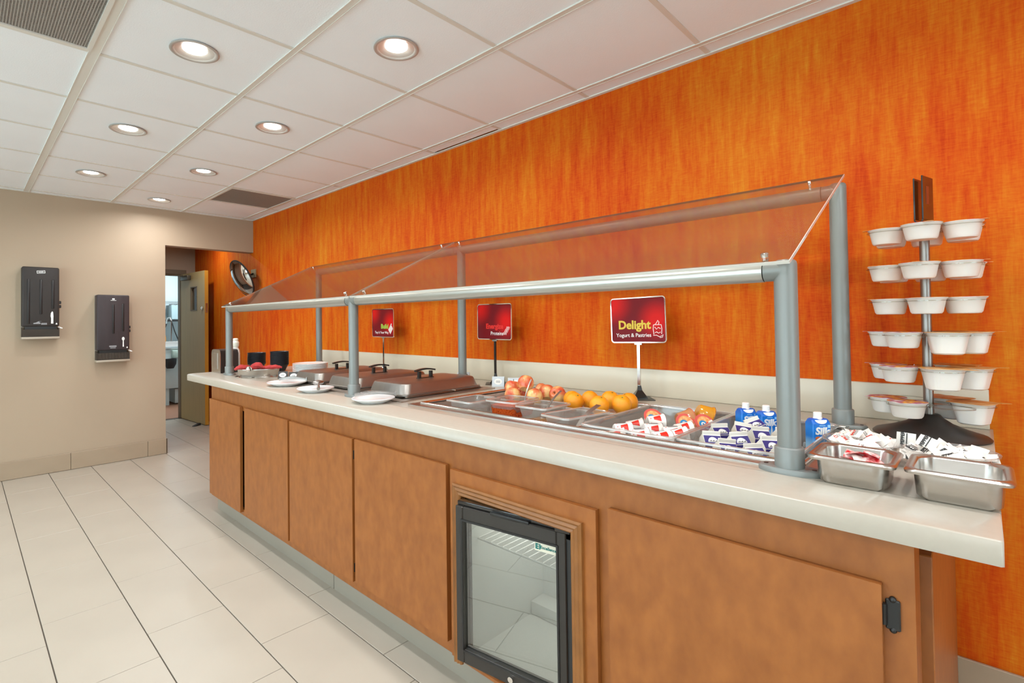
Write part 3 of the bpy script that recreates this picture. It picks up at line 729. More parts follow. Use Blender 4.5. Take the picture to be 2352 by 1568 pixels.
# sloping panes
gx0, gz0, gx1, gz1 = 1.362, 1.4075, 2.075, 1.7475
ga = math.atan2(gz1-gz0, gx1-gx0); gl = math.hypot(gz1-gz0, gx1-gx0); gt = .0075
GM = T((gx0, 0, gz0)) @ Matrix.Rotation(-ga, 4, 'Y')
for k, (a, c) in enumerate(((.312, 2.196), (2.202, 3.93))):
    p = MB(GM).box(0.001, gl-.001, a+.001, c-.001, 0, gt).build('glass_pane', M_GLASS, sg, False)
    MB(GM).box(-.0008, .001, a, c, 0, gt).build('lower_edge', M_GEDGE, p, False)
    MB(GM).box(0, gl, a-.0008, a+.001, 0, gt).build('side_edge', M_GEDGE if k == 0 else mat('smoky_glass_edge', (110, 100, 86), .2), p, False)
    MB(GM).box(gl-.001, gl+.0008, a, c, 0, gt).build('upper_edge', mat('smoky_glass_edge', (110, 100, 86), .2), p, False)
    MB(GM).box(0, gl, c-.001, c+.0008, 0, gt).build('side_edge', M_GEDGE, p, False)
for x, ys, r_ in ((.042, (.372, 2.12, 2.29, 3.86), .0095), (gl-.055, (.40, 2.10, 2.25, 3.80), .0055)):
    for y in ys:
        b = MB(GM).lathe([(r_, gt), (r_, gt+.007), (r_*.7, gt+.0095), (r_*.3, gt+.010)], 20, x, y).lathe([(r_*.75, -.012), (r_*.75, -.0002)], 16, x, y)
        b.build('glass_bolt', M_CHROME, sg)

# ================================================================== BACK WALL DISPENSERS AND MIRROR
def dispenser(x0, x1, z0, z1, label, tool, grooves, tint):
    t = thing('cutlery_dispenser', label, 'dispenser', ((x0+x1)/2, YB, z0))
    w, h, dp = x1-x0, z1-z0, .105
    b = MB().stack([(rrect(w, .02, .006), 0.05)], False, False) if False else MB()
    b.box(-w/2, w/2, -dp, 0, .095, h, .012, 3); body = b.build('housing', tint, t)
    MB().box(-w/2-.002, w/2+.002, -.012, 0, .03, h+.002).build('back_plate', mat('dispenser_back', (170, 160, 142), .5), t, False)
    for gx, ga_, gb in grooves:
        MB().box(gx-.009, gx+.009, -dp-.0025, -dp+.002, ga_, gb, .004, 2).build('groove', M_SMOKED, t)
    # slot and pick-up tray
    MB().box(-w/2+.02, w/2-.02, -dp+.008, -.004, .072, .097).build('slot', M_BLACK, t, False)
    b = MB(); b.box(-w/2, w/2, -dp-.004, -dp+.004, .008, .072).box(-w/2, -w/2+.005, -dp+.004, -.01, .008, .09).box(w/2-.005, w/2, -dp+.004, -.01, .008, .09).box(-w/2+.005, w/2-.005, -dp+.004, -.01, .008, .013)
    b.build('tray', M_SMOKET, t, False)
    MB().box(-w/2-.003, w/2+.003, -dp-.006, -.005, -.012, .008, .004).build('tray_lip', mat('tray_lip', (176, 164, 146), .35), t)
    b = MB()
    for z in (.30, .335): b.box(w/2-.002, w/2+.018, -.06, -.035, h-z-.015, h-z+.012, .004, 1)
    b.build('side_latch', M_SMOKED, t)
    # white marks
    fy = -dp-.0018
    b = MB(T((w*.30, fy, .165)) @ FACE_ROOM)
    if tool == 'knife': b.prism([(-.008, -.045), (.008, -.045), (.008, .0), (.009, .02), (.006, .055), (0, .062), (-.009, .045), (-.011, .02), (-.007, 0)], 0, .0012)
    else:
        b.prism([(.011*math.cos(a)+0, .035+.017*math.sin(a)) for a in [2*PI*k/20 for k in range(20)]], 0, .0012); b.prism([(-.0055, -.04), (.0055, -.04), (.004, .02), (-.004, .02)], 0, .0012)
    b.build(tool+'_symbol', M_MARKW, t, False)
    b = MB(T((w*.42, fy, .118)) @ FACE_ROOM).prism([(-.005, -.006), (.005, -.006), (.006, 0), (0, .01), (-.006, 0)], 0, .0012); b.build('arrow_mark', M_MARKW, t, False)
    b = MB(T((-w*.02, fy, .118)) @ FACE_ROOM)
    if tool == 'knife':
        b.prism([(-.045, 0), (.0, 0), (.003, .008), (-.01, .018), (.012, .024), (-.012, .022), (-.028, .012), (-.045, .008)], 0, .001).box(.006, .045, .0, .008, 0, .001).box(.006, .045, -.007, -.002, 0, .001)
    else: b.box(-.028, .028, .008, .021, 0, .001).box(-.02, .022, -.004, .003, 0, .001)
    b.build('logo_mark', M_GREYP, t, False)
    b = MB(T((0, fy, h-.045)) @ FACE_ROOM @ Matrix.Rotation(R(6) if tool == 'knife' else 0, 4, 'Z'))
    if tool == 'knife':
        b.box(-.028, .028, .010, .014, 0, .001).box(-.028, .028, -.010, -.006, 0, .001).box(-.028, -.024, -.006, .010, 0, .001).box(.024, .028, -.006, .010, 0, .001).box(-.018, .018, -.001, .005, 0, .001)
    else: b.box(-.010, .010, 0, .012, 0, .001).box(-.022, .022, -.009, -.005, 0, .001)
    b.build('badge', M_MARKW, t, False)
    MB().cyl((w/2-.005, -.09, .088), (w/2+.022, -.10, .078), .007, .004, n=8).build('handle_tip', M_WHITE, t)
    if tool == 'spoon':
        for k in range(9):
            x = -w/2+.028+k*(w-.056)/8
            MB().tube([(x, -dp+.012, .02), (x, -dp+.014, .05), (x, -dp+.03, .066)], [.008, .009, .005], 8).build('spoon_handle', M_WHITE, t)
    return t
dispenser(.372, .620, 1.19, 1.797, 'dark smoke wall dispenser with a white knife symbol and empty tray', 'knife', [(-.082, .12, .50), (0, .2, .50), (.08, .25, .50)], M_SMOKE)
dispenser(.888, 1.142, .962, 1.572, 'dark smoke wall dispenser with a white spoon symbol and spoon handles in its tray', 'spoon', [(0, .25, .52), (.075, .27, .53)], mat('smoke_plastic_warm', (66, 57, 58), .45, noise=.25, nscale=(14, 9, 2), spec=.3))
# convex mirror
mi = thing('convex_mirror', 'round convex security mirror with a black rim on the orange wall', 'mirror', (2.205, 5.755, 1.79))
nrm = Vector((-.9, -.06, -.42)).normalized(); MM = nrm.to_track_quat('Z', 'Y').to_matrix().to_4x4()
rad = .205; hh = .07; RS = (rad*rad+hh*hh)/(2*hh)
prof = []
for k in range(13):
    a = math.asin(rad/RS)*(1-k/12); prof.append((max(RS*math.sin(a), .001), RS*math.cos(a)-(RS-hh)))
MB(MM).lathe(prof, 48).build('dome', mat('mirror_silver', (235, 238, 238), .02, 1.), mi)
MB(MM).lathe([(rad-.006, .004), (rad+.006, .004), (rad+.008, -.006), (rad, -.014), (rad-.01, -.014)], 48).build('rim', M_BLACKM, mi)
MB().tube([tuple(-nrm*.012), tuple(-nrm*.06), (XW-2.205-.01, .03, .06)], .011, 8).build('bracket', M_BLACK, mi)
MB().box(XW-2.205-.012, XW-2.205, -.03, .09, .02, .11).build('wall_plate', mat('mirror_plate', (176, 160, 120), .5), mi, False)

# ================================================================== LEFT END OF THE COUNTER
nd = thing('napkin_dispenser', 'stainless table napkin dispenser with dark sides at counter end', 'dispenser', (1.393, 4.058, CZ))
w, d, h = .138, .185, .178
prof = [(0, 0), (d, 0), (d, h-.03), (d-.012, h-.008), (d-.035, h), (.035, h), (.012, h-.008), (0, h-.03)]
b = MB(); b.loft([[(x, y, z) for y, z in prof] for x in (.004, w-.004)]); b.build('case', mat('dispenser_dark', (58, 54, 52), .35, .5), nd, ang=30)
b = MB(); b.loft([[(x, y, z) for y, z in prof] for x in (-.001, .004)]); b.build('face_plate', M_STEEL, nd, ang=30)
MB().box(-.003, -.001, .05, .135, .03, .15, .001, 1).build('napkin_slot', M_STEELB, nd)
q = thing('squeeze_bottle', 'white plastic bottle standing behind the napkin dispenser', 'bottle', (1.555, 4.19, CZ))
MB().lathe([(.030, 0), (.033, .01), (.033, .14), (.030, .165), (.018, .185)], 20).build('body', M_WHITE, q)
MB().lathe([(.019, .183), (.026, .20), (.027, .225), (.020, .235), (.021, .252), (.013, .258)], 20).build('cap', mat('bottle_cream', (238, 232, 214), .4), q)
# black bowl stacks, bowl by bowl
bm_ = MB().stack([(circ(.040, 28), 0), (circ(.044, 28), .004), (circ(.064, 28), .045), (circ(.070, 28), .050), (circ(.0705, 28), .053), (circ(.066, 28), .053), (circ(.060, 28), .045), (circ(.040, 28), .006)]).mesh('black_bowl', M_BOWL)
for (x, y, n, lab, grp) in ((1.695, 4.125, 13, 'black bowl in the shorter stack beside the napkin dispenser', 'bowls in the shorter stack'), (1.775, 3.885, 15, 'black bowl in the taller stack beside the white plates', 'bowls in the taller stack')):
    for k in range(n):
        o = obj('black_bowl', bm_); o.location = (x+random.uniform(-.0012, .0012), y+random.uniform(-.0012, .0012), CZ+k*.0072); tag(o, lab, 'bowl', grp)
# white plates stack
pm = MB().stack([(circ(.075, 40), 0), (circ(.078, 40), .003), (circ(.118, 40), .016), (circ(.122, 40), .019), (circ(.121, 40), .021), (circ(.082, 40), .009), (circ(.03, 40), .0075)]).mesh('white_plate', M_PORC)
for k in range(10):
    o = obj('white_plate', pm); o.location = (1.765+random.uniform(-.001, .001), 3.37, CZ+k*.0075); tag(o, 'white dinner plate in the stack beside the black bowls', 'plate', 'plates in the tall stack')
q = thing('brown_block', 'low brown block behind the plates and bowls', 'block', (1.882, 3.69, CZ)); q.rotation_euler = (0, 0, .3)
MB().box(-.05, .06, -.06, .06, 0, .055, .004).build('body', M_WOOD, q); MB().box(-.052, .062, -.062, .062, .055, .062, .002).build('top', M_WOODEDGE, q)  # plain brown box for an unidentified brown shape
# oval basket with rolled red napkins
q = thing('bread_basket', 'oval stainless basket holding red cloth napkins', 'basket', (1.490, 3.595, CZ), R(-45))
o1 = lambda f, r=0: [(.142*f*c, .098*f*s) for c, s in circ(1, 40)]
MB().stack([(o1(.93), 0), (o1(.96), .004), (o1(1.), .05), (o1(1.025), .054), (o1(1.02), .057), (o1(.985), .054), (o1(.94), .008), (o1(.5), .005)]).build('shell', M_STEEL, q)
MB().stack([(o1(1.10), 0), (o1(1.12), .003), (o1(1.08), .006), (o1(.9), .004)]).build('foot_ring', M_STEELM, q)
def napkin(name, pts, rs, label):
    n = MB(); P0 = [Vector(p) for p in pts]; L = []; pts = []; r2 = []; N = 14
    for i in range(N+1):
        u = i/N*(len(P0)-1); k = min(int(u), len(P0)-2); f = u-k; g = f*f*(3-2*f)
        pts.append(P0[k].lerp(P0[k+1], f)+Vector((0, 0, .002*math.sin(9*u+P0[0].x*40)))); r2.append((rs[k]*(1-g)+rs[k+1]*g)*(math.sin(PI*min(max(i/N, .06), .94)))**.35)
    rs = r2
    for i, p in enumerate(pts):
        dd = (pts[min(i+1, len(pts)-1)]-pts[max(i-1, 0)]).normalized(); a = dd.cross(Vector((0, 0, 1))).normalized(); bb = a.cross(dd)
        L.append([p+(a*c*(1+.12*math.sin(5*k))+bb*s*(1+.10*math.cos(7*k)))*rs[i] for k, (c, s) in enumerate(circ(1, 16))])
    n.loft(L); o = n.build(name, M_NAPKIN); return tag(o, label, 'napkin', 'napkins in the steel basket')
zz = CZ+.052
napkin('cloth_napkin', [(1.355, 3.67, zz+.004), (1.385, 3.65, zz+.016), (1.43, 3.62, zz+.014), (1.47, 3.58, zz+.008)], [.016, .022, .018, .012], 'red napkin rolled over the basket rim toward the post')
napkin('cloth_napkin', [(1.44, 3.63, zz), (1.465, 3.605, zz+.022), (1.485, 3.58, zz+.028), (1.515, 3.55, zz+.010)], [.014, .024, .026, .012], 'red napkin bunched up in the middle of the basket')
napkin('cloth_napkin', [(1.50, 3.58, zz+.006), (1.535, 3.54, zz+.013), (1.575, 3.50, zz+.014), (1.605, 3.475, zz+.012)], [.012, .016, .018, .012], 'red napkin lying flat over the basket end near plates')
q = MB().lathe([(.016, -.012), (.019, -.006), (.019, .006), (.016, .012), (.013, .006), (.013, -.006)], 20, cap0=False, cap1=False).build('napkin_ring', M_CHROME); q.location = (1.395, 3.525, CZ+.062); q.rotation_euler = (R(70), 0, R(40)); tag(q, 'small shiny ring clipped on the steel basket rim', 'ring')
# label tents
def tent(x, y, rz, label, w=.062, h=.048, d=.036, marks=2, oval=True):
    t = thing('label_tent', label, 'card', (x, y, CZ), rz, 'food label tents')
    b = MB(); b.loft([[(-w/2, -d/2, 0), (-w/2, -.001, h), (-w/2, .001, h), (-w/2, d/2, 0)], [(w/2, -d/2, 0), (w/2, -.001, h), (w/2, .001, h), (w/2, d/2, 0)]]); b.build('card', mat('tent_dark', (66, 62, 60), .4) if oval else mat('tent_grey', (200, 206, 210), .35), t, False)
    an = math.atan2(h, d/2-.001); S = T((0, -d/4-.0006, h/2)) @ Matrix.Rotation(an, 4, 'X')
    if oval:
        MB(S).prism([(w*.36*c, h*.33*s) for c, s in circ(1, 24)], 0, .0012).build('label', M_WHITE, t, False)
    else:
        MB(S).box(-w*.46, w*.46, -h*.44, h*.44, 0, .0008).build('face', mat('tent_pale', (206, 214, 222), .3), t, False)
        MB(S).prism([(w*.32*c, h*.30*s) for c, s in circ(1, 24)], .0005, .0014).build('label', M_WHITE, t, False)
        MB().box(w/2+.0002, w/2+.001, -.002, .002, 0, .001).build('tip', M_BLACK, t, False)
    b = MB(S)
    for k in range(marks): b.box(-w*.17, w*.17, -.004+.007*k-.0016, -.004+.007*k+.0016, .0008, .0022)
    b.build('print', M_GREYP, t, False)
    if not oval:
        b = MB(); b.loft([[(w/2+.0003, -d/2, 0), (w/2+.0003, 0, h), (w/2+.0003, d/2, 0)], [(w/2+.001, -d/2, 0), (w/2+.001, 0, h), (w/2+.001, d/2, 0)]]); b.build('side', M_BLACKM, t, False)
    return t
tent(1.545, 3.33, R(-38), 'dark label tent with a white oval beside the napkin basket')
tent(1.570, 3.225, R(-32), 'dark label tent with a white oval beside the farthest steel lid')
tent(2.175, 2.235, R(-42), 'pale label tent tucked behind the middle rear post', oval=False, w=.075, h=.06)
tent(2.152, 1.930, R(-58), 'pale label tent beside the Energize sign base', oval=False, h=.056, w=.07)
tent(2.165, 1.815, R(-48), 'pale label tent standing behind the apples', oval=False, w=.085, h=.056)
# serving plates with tools
def serving_plate(x, y, r, label):
    b = MB(); f = r/.122
    b.stack([(circ(.075*f, 48), 0), (circ(.08*f, 48), .003), (circ(.118*f, 48), .017), (circ(.122*f, 48), .021), (circ(.120*f, 48), .023), (circ(.085*f, 48), .010), (circ(.03*f, 48), .008)])
    o = b.build('serving_plate', M_PORC); o.location = (x, y, CZ); return tag(o, label, 'plate')
serving_plate(1.392, 2.945, .116, 'white plate with dark tongs in front of the label tents')
serving_plate(1.362, 2.545, .098, 'white plate with a serving spoon in front of the middle lid')
serving_plate(1.358, 1.995, .100, 'white plate with clear tongs beside the grey post')
def tongs(name, x, y, z, rz, mt, label, L=.17, sp=.030):
    t = thing(name, label, 'tongs', (x, y, z), rz)
    for s in (-1, 1):
        b = MB(); pts = []
        for k in range(9):
            u = k/8; pts.append((-L/2+L*u, s*sp*(.12+.88*u**.8)*(1 if u < .8 else 1-.5*(u-.8)/.2), .006+.010*math.sin(u*PI)))
        L0 = []
        for i, p in enumerate(pts):
            ww = .004+.003*(i/8); L0.append([(p[0], p[1]-.0015, p[2]-ww), (p[0], p[1]+.0015, p[2]-ww), (p[0], p[1]+.0015, p[2]+ww), (p[0], p[1]-.0015, p[2]+ww)])
        b.loft(L0); b.build('arm', mt, t, ang=30)
    MB().cyl((-L/2, 0, -.004), (-L/2, 0, .02), .006, n=10).build('hinge', mt, t)
    return t
tongs('serving_tongs', 1.425, 2.93, CZ+.028, R(125), M_LID, 'steel tongs with dark arms on the plate in front of label tents')
tongs('serving_tongs', 1.372, 2.00, CZ+.027, R(150), M_CLEARW, 'clear plastic tongs on the plate beside the grey post', .19, .034)
q = thing('serving_spoon', 'steel serving spoon resting on the plate by the middle lid', 'spoon', (1.37, 2.53, CZ+.026), R(62))
b = MB(); L0 = []
for k in range(9):
    u = k/8; s = math.sin(PI*min(max(u, .04), .96)); L0.append([(-.01+.075*u, .030*s*c, .014+.014*s*e+.006) for c, e in circ(1, 12)])
b.loft(L0); b.build('bowl', M_LID, q)
MB().tube([(-.01, 0, .016), (-.05, 0, .014), (-.10, 0, .002)], [.0045, .006, .009], 8).build('handle', M_LID, q)
# covered hot pans
def covered_pan(yc, label, hi=.985, first=False):
    t = thing('covered_pan', label, 'chafing pan', (1.765, yc, CZ))
    w, d = .545, .335
    MB().stack([(rrect(w*.93, d*.90, .03), -.06), (rrect(w*.96, d*.95, .03), .006), (rrect(w, d, .035), .008), (rrect(w+.004, d+.004, .036), .012), (rrect(w-.02, d-.02, .03), .013), (rrect(w*.9, d*.86, .03), -.05)]).build('pan', M_STEEL, t)
    lh = hi-CZ
    b = MB(); b.stack([(rrect(w-.004, d-.004, .034, 6), .0135), (rrect(w-.004, d-.004, .034, 6), .018), (rrect(w-.024, d-.024, .04, 6), .020), (rrect(w-.044, d-.044, .045, 6), lh-.012), (rrect(w-.052, d-.052, .045, 6), lh-.004), (rrect(w-.070, d-.070, .045, 6), lh), (rrect(w-.2, d-.18, .04, 6), lh+.001)])
    lid = b.build('lid', M_LID, t, ang=28)
    MB().box(-.055, .055, -.011, .011, lh, lh+.004, .002, 1).build('handle_base', M_BLACK, lid)
    b = MB()
    for x in (-.04, .04): b.box(x-.007, x+.007, -.008, .008, lh+.002, lh+.036)
    pts = [(-.066+.132*k/10, 0, lh+.036+.008*math.sin(PI*k/10)) for k in range(11)]
    b.loft([[(p[0], -.010, p[2]), (p[0], .010, p[2]), (p[0], .010, p[2]+.008), (p[0], -.010, p[2]+.008)] for p in pts]); b.build('handle', M_BLACK, lid, ang=40)
    MB().cyl((.05, -d/2-.012, .0135), (.05, -d/2+.01, .0135), .0045, n=10).build('knob', M_CHROME, t)
    return t
covered_pan(2.108, 'stainless covered food pan beside the cold well')
covered_pan(2.53, 'stainless covered food pan in the middle of three')
covered_pan(2.945, 'stainless covered food pan beside the white plate stack')

# ================================================================== BUFFET SIGNS
def sign_panel_mat():
    M = mat('sign_red', (150, 16, 22), .45, spec=.2); t = M.node_tree; b = t.nodes['Principled BSDF']
    tc = t.nodes.new('ShaderNodeTexCoord'); mp = t.nodes.new('ShaderNodeMapping'); mp.vector_type = 'POINT'
    t.links.new(tc.outputs['Object'], mp.inputs[0])
    def blob(x, y, s):
        vm = t.nodes.new('ShaderNodeVectorMath'); vm.operation = 'DISTANCE'; t.links.new(tc.outputs['Object'], vm.inputs[0]); vm.inputs[1].default_value = (x, y, 0)
        r = t.nodes.new('ShaderNodeMapRange'); r.inputs[1].default_value = 0; r.inputs[2].default_value = s; r.inputs[3].default_value = 1; r.inputs[4].default_value = 0; r.interpolation_type = 'SMOOTHSTEP'
        t.links.new(vm.outputs['Value'], r.inputs[0]); return r.outputs[0]
    mx = t.nodes.new('ShaderNodeMath'); mx.operation = 'MAXIMUM'; t.links.new(blob(.09, .0, .11), mx.inputs[0]); t.links.new(blob(-.13, .08, .12), mx.inputs[1])
    cr = t.nodes.new('ShaderNodeValToRGB'); e = cr.color_ramp.elements; e[0].color = (*lin((112, 12, 22)), 1); e[1].color = (*lin((206, 16, 12)), 1); e[1].position = .9
    t.links.new(mx.outputs[0], cr.inputs[0]); t.links.new(cr.outputs[0], b.inputs['Base Color'])
    return M
M_SIGN = sign_panel_mat()
def sign(y, label, word, wcol, wsize, sub, ssize, icon, base_rz, wx=0., sub_x=0., lean=0., stem=M_STEELM):
    t = thing('buffet_sign', label, 'sign', (2.235, y, CZ))
    S = T((-.004, 0, 1.2795-CZ)) @ Matrix.Rotation(R(lean), 4, 'X') @ FACE_AISLE
    w, h = .272, .212
    MB().prism(rrect(w-.008, h-.008, .012), -.002, .002)
    p = MB().prism(rrect(w-.006, h-.006, .012), -.002, .002).build('panel', M_SIGN, t, False); place(p, S)
    b = MB(S); ol = rrect(w, h, .016, 5); il = rrect(w-.010, h-.010, .011, 5)
    b.loft([[(x, y_, z) for x, y_ in o] for o, z in ((ol, -.004), (ol, .0045), (il, .0045), (il, -.004), (ol, -.004))], False, False); b.build('frame', M_CHROME, t, ang=50)
    me = text_mesh(word, wsize, wcol, .0018, 'RIGHT'); place(obj('lettering', me, t), S @ T((.062+wx, -.040, .0021)))
    me = text_mesh(sub, ssize, M_MARKW, .0002, 'RIGHT'); place(obj('lettering', me, t), S @ T((.064+sub_x, -.078, .0021)))
    def stroke(pts, r=.0017): return MB(S @ T((.094, -.05, .0026))).tube([(x, y_, 0) for x, y_ in pts], r, 5)
    sub_parts = []
    if icon == 'cup':
        sub_parts = [[(-.018, .026), (.018, .026)], [(-.018, .026), (-.020, .008), (-.017, -.018)], [(.018, .026), (.021, .008), (.019, -.016)], [(-.010, .028), (-.004, .034), (.003, .046), (.008, .038), (.006, .028)], [(-.013, .016), (-.004, .006), (.004, .014), (.015, .008)], [(-.012, -.010), (-.004, -.006), (.004, -.012), (.014, -.007)], [(-.020, -.022), (-.006, -.021), (.008, -.028), (.018, -.024), (.026, -.018), (.022, -.030), (.010, -.032)]]
    elif icon == 'bacon':
        for dx in (-.008, .004): sub_parts.append([(dx-.014, -.024), (dx-.010, -.012), (dx-.002, -.006), (dx+.002, .004), (dx+.010, .010), (dx+.014, .022)]); sub_parts.append([(dx-.006, -.026), (dx-.002, -.014), (dx+.006, -.008), (dx+.010, .002), (dx+.018, .008), (dx+.021, .020)])
    else:
        b = MB(S @ T((.096, -.045, .0022)))
        for i in range(5):
            for j in range(4):
                cx_, cy_ = (i-2-(j-1.5))*.0064, (i-2+(j-1.5))*.0082
                b.prism([(cx_-.0052, cy_), (cx_, cy_-.0068), (cx_+.0052, cy_), (cx_, cy_+.0068)], 0, .001)
        b.prism([(-.004, .03), (.006, .024), (.014, .036), (.008, .042)], 0, .001); b.build('waffle_icon', M_MARKW, t, False)
    for k, pts in enumerate(sub_parts): stroke(pts).build('icon_stroke', mat('icon_pink', (246, 226, 222), .5), t)
    MB().box(-.004, .003, -.007, .007, .06, .262).build('stem', stem, t, False)
    MB().box(-.006, .004, -.018, .018, .250, .262).build('clip', M_STEEL, t, False)
    MB(Matrix.Rotation(base_rz, 4, 'Z')).stack([(rrect(.064, .064, .006), .003), (rrect(.062, .062, .006), .010), (rrect(.022, .022, .003), .040), (rrect(.014, .014, .003), .062)]).build('boot', M_BLACKG, t, False)
    MB(Matrix.Rotation(base_rz, 4, 'Z')).stack([(rrect(.125, .115, .008), 0), (rrect(.125, .115, .008), .003), (rrect(.119, .109, .008), .004)]).build('base_plate', mat('sign_base', (54, 56, 52), .4), t)
    return t
sign(1.128, 'square red sign in a chrome frame reading Delight Yogurt and Pastries', 'Delight', M_MARKY, .0415*1.32, 'Yogurt & Pastries', .0245, 'cup', R(40), 0., 0., -1.2)
sign(2.026, 'square red sign in a chrome frame reading Energize Proteins', 'Energize', mat('energize_red', (214, 30, 20), .5), .040, 'Proteins', .030, 'bacon', R(40), .008, .008, .4, mat('dark_stem', (84, 78, 74), .25, .9))
sign(3.142, 'square red sign in a chrome frame reading Build Top It Your Way', 'Build', M_MARKG, .046, 'Top It Your Way', .0245, 'waffle', R(40), .006, .006, .3)

# ================================================================== COLD WELL CONTENTS
def tub(name, label, cat, x0, x1, y0, y1, zr, zb, mt, rz=0., rr=.018, lip=.008, wall=.003, taper=.014, group=None):
    t = MB(); w, d = x1-x0, y1-y0; n = 4
    t.stack([(rrect(w-2*lip-2*taper-.02, d-2*lip-2*taper-.02, rr, n), zb), (rrect(w-2*lip-2*taper, d-2*lip-2*taper, rr, n), zb+.006), (rrect(w-2*lip, d-2*lip, rr, n), zr-.003)], True, False)
    o = t.build(name, mt, ang=40); o.location = ((x0+x1)/2, (y0+y1)/2, 0); o.rotation_euler = (0, 0, rz)
    t = MB().stack([(rrect(w-2*lip, d-2*lip, rr, n), zr-.003), (rrect(w-2*lip+.004, d-2*lip+.004, rr, n), zr), (rrect(w-.003, d-.003, rr+.003, n), zr), (rrect(w, d, rr+.004, n), zr-.002), (rrect(w, d, rr+.004, n), zr-.007)], False, False)
    t.build('rim', M_CRIM, o, ang=40)
    return tag(o, label, cat, group)
ZR = .934
tub('food_pan', 'large clear pan of yogurt cups in the cold well', 'pan', 1.484, 2.034, .648, .972, ZR, .838, M_CLEARW)
tub('food_pan', 'large clear pan of milk and almond drink cartons in the cold well', 'pan', 1.484, 2.034, .333, .645, ZR, .838, M_CLEARW)
tub('food_pan', 'wide clear pan holding the apples and oranges', 'pan', 1.765, 2.034, .985, 1.690, .926, .896, M_CLEARW)
def ice(x0, x1, y0, y1, z, label):
    b = MB(); 
    for k in range(110):
        x, y = random.uniform(x0, x1), random.uniform(y0, y1); s = random.uniform(.008, .016)
        b.M = T((x, y, z+random.uniform(-.006, .010))) @ Matrix.Rotation(random.uniform(0, 3), 4, Vector((random.random(), random.random(), random.random()+.1)).normalized())
        b.box(-s, s, -s*.8, s*.8, -s*.7, s*.7, .003, 1)
    o = b.build('crushed_ice', thin('ice', (226, 230, 230), 1.3, .1, .05, haze=((226, 230, 232), .35))); return tag(o, label, 'ice', None, 'stuff')
ice(1.52, 2.0, .685, .935, .856, 'crushed ice under the yogurt cups'); ice(1.52, 2.0, .37, .61, .856, 'crushed ice under the milk cartons')
for y in (.9785,):
    o = MB().box(1.478, 2.04, y-.005, y+.005, CZ-.004, CZ+.004).build('pan_divider', M_STEEL, None, False); tag(o, 'stainless divider bar between fruit pan and yogurt pan', 'divider bar')
# yogurt cups
def cup_body(r0, r1, h, n=32): return [(r0*.9, 0), (r0, .003), (r1, h-.004), (r1+.0025, h-.003), (r1+.003, h), (r1-.001, h)]
def patch(r0, r1, h, a0, a1, z0, z1, taper=0.):
    b = MB(); rows = []
    for i in range(5):
        z = z0+(z1-z0)*i/4; rr = r0+(r1-r0)*z/h+.0006; f = 1-taper*(1-i/4); c = (a0+a1)/2; hw = (a1-a0)/2*f
        rows.append([(rr*math.cos(c-hw+2*hw*k/8), rr*math.sin(c-hw+2*hw*k/8), z) for k in range(9)])
    b.loft(rows, False, False, False); return b
ytop = blotch('yogurt_lid_print', [(226, 70, 60), (240, 150, 90), (245, 215, 190)], (40, 40, 40), .3)
yc = thing('yogurt_cup', 'x', 'yogurt cup'); r0, r1, hh_ = .0225, .0295, .058
MB().lathe(cup_body(r0, r1, hh_), 32).build('cup', M_WHITE, yc)
patch(r0, r1, hh_, -.5, .5, .018, .043, .55).build('red_panel', mat('yogurt_red', (222, 44, 30), .35), yc)
patch(r0, r1, hh_, .72, 1.35, .015, .046, .1).build('grey_text', M_GREYP, yc)
patch(r0, r1, hh_, -1.35, -.72, .015, .046, .1).build('grey_text', M_GREYP, yc)
patch(r0, r1, hh_, -3.2, 3.2, .006, .010).build('pink_band', mat('yogurt_pink', (226, 130, 130), .35), yc)
b = MB().lathe([(.001, hh_+.0004), (r1+.0032, hh_+.0004), (r1+.0034, hh_+.0012), (.001, hh_+.0016)], 32); lid = b.build('foil_lid', mat('foil_brown', (150, 104, 92), .3, .3), yc)
def upright(dirv, spin):
    d = Vector(dirv).normalized(); q = d.to_track_quat('Z', 'Y'); return (q.to_matrix() @ Matrix.Rotation(spin, 3, 'Z')).to_euler()
ypos = [(1.625, .880, .898), (1.710, .878, .898), (1.585, .800, .896), (1.690, .805, .898), (1.790, .838, .908), (1.690, .735, .898), (1.590, .728, .898), (1.780, .735, .896), (1.860, .695, .893), (1.545, .86, .892), (1.63, .69, .905)]
for k, (x, y, z) in enumerate(ypos):
    dv = Vector((.66+random.uniform(-.1, .1), -.66+random.uniform(-.12, .12), random.uniform(-.12, .1)))
    t_ = yc if k == 0 else dup(yc, (0, 0, 0), (0, 0, 0))
    # turn the red panel up and toward the aisle
    d = dv.normalized(); target = Vector((-.55, -.55, .75)); target = (target-d*target.dot(d)).normalized(); M3 = Matrix((target, d.cross(target), d)).transposed()
    t_.rotation_euler = (M3 @ Matrix.Rotation(random.uniform(-.25, .25), 3, 'Z')).to_euler()
    t_.location = Vector((x, y, z))-d*.035
    t_['label'] = 'small white yogurt cup with a red panel lying in the clear pan'; t_['group'] = 'white yogurt cups in the pan'
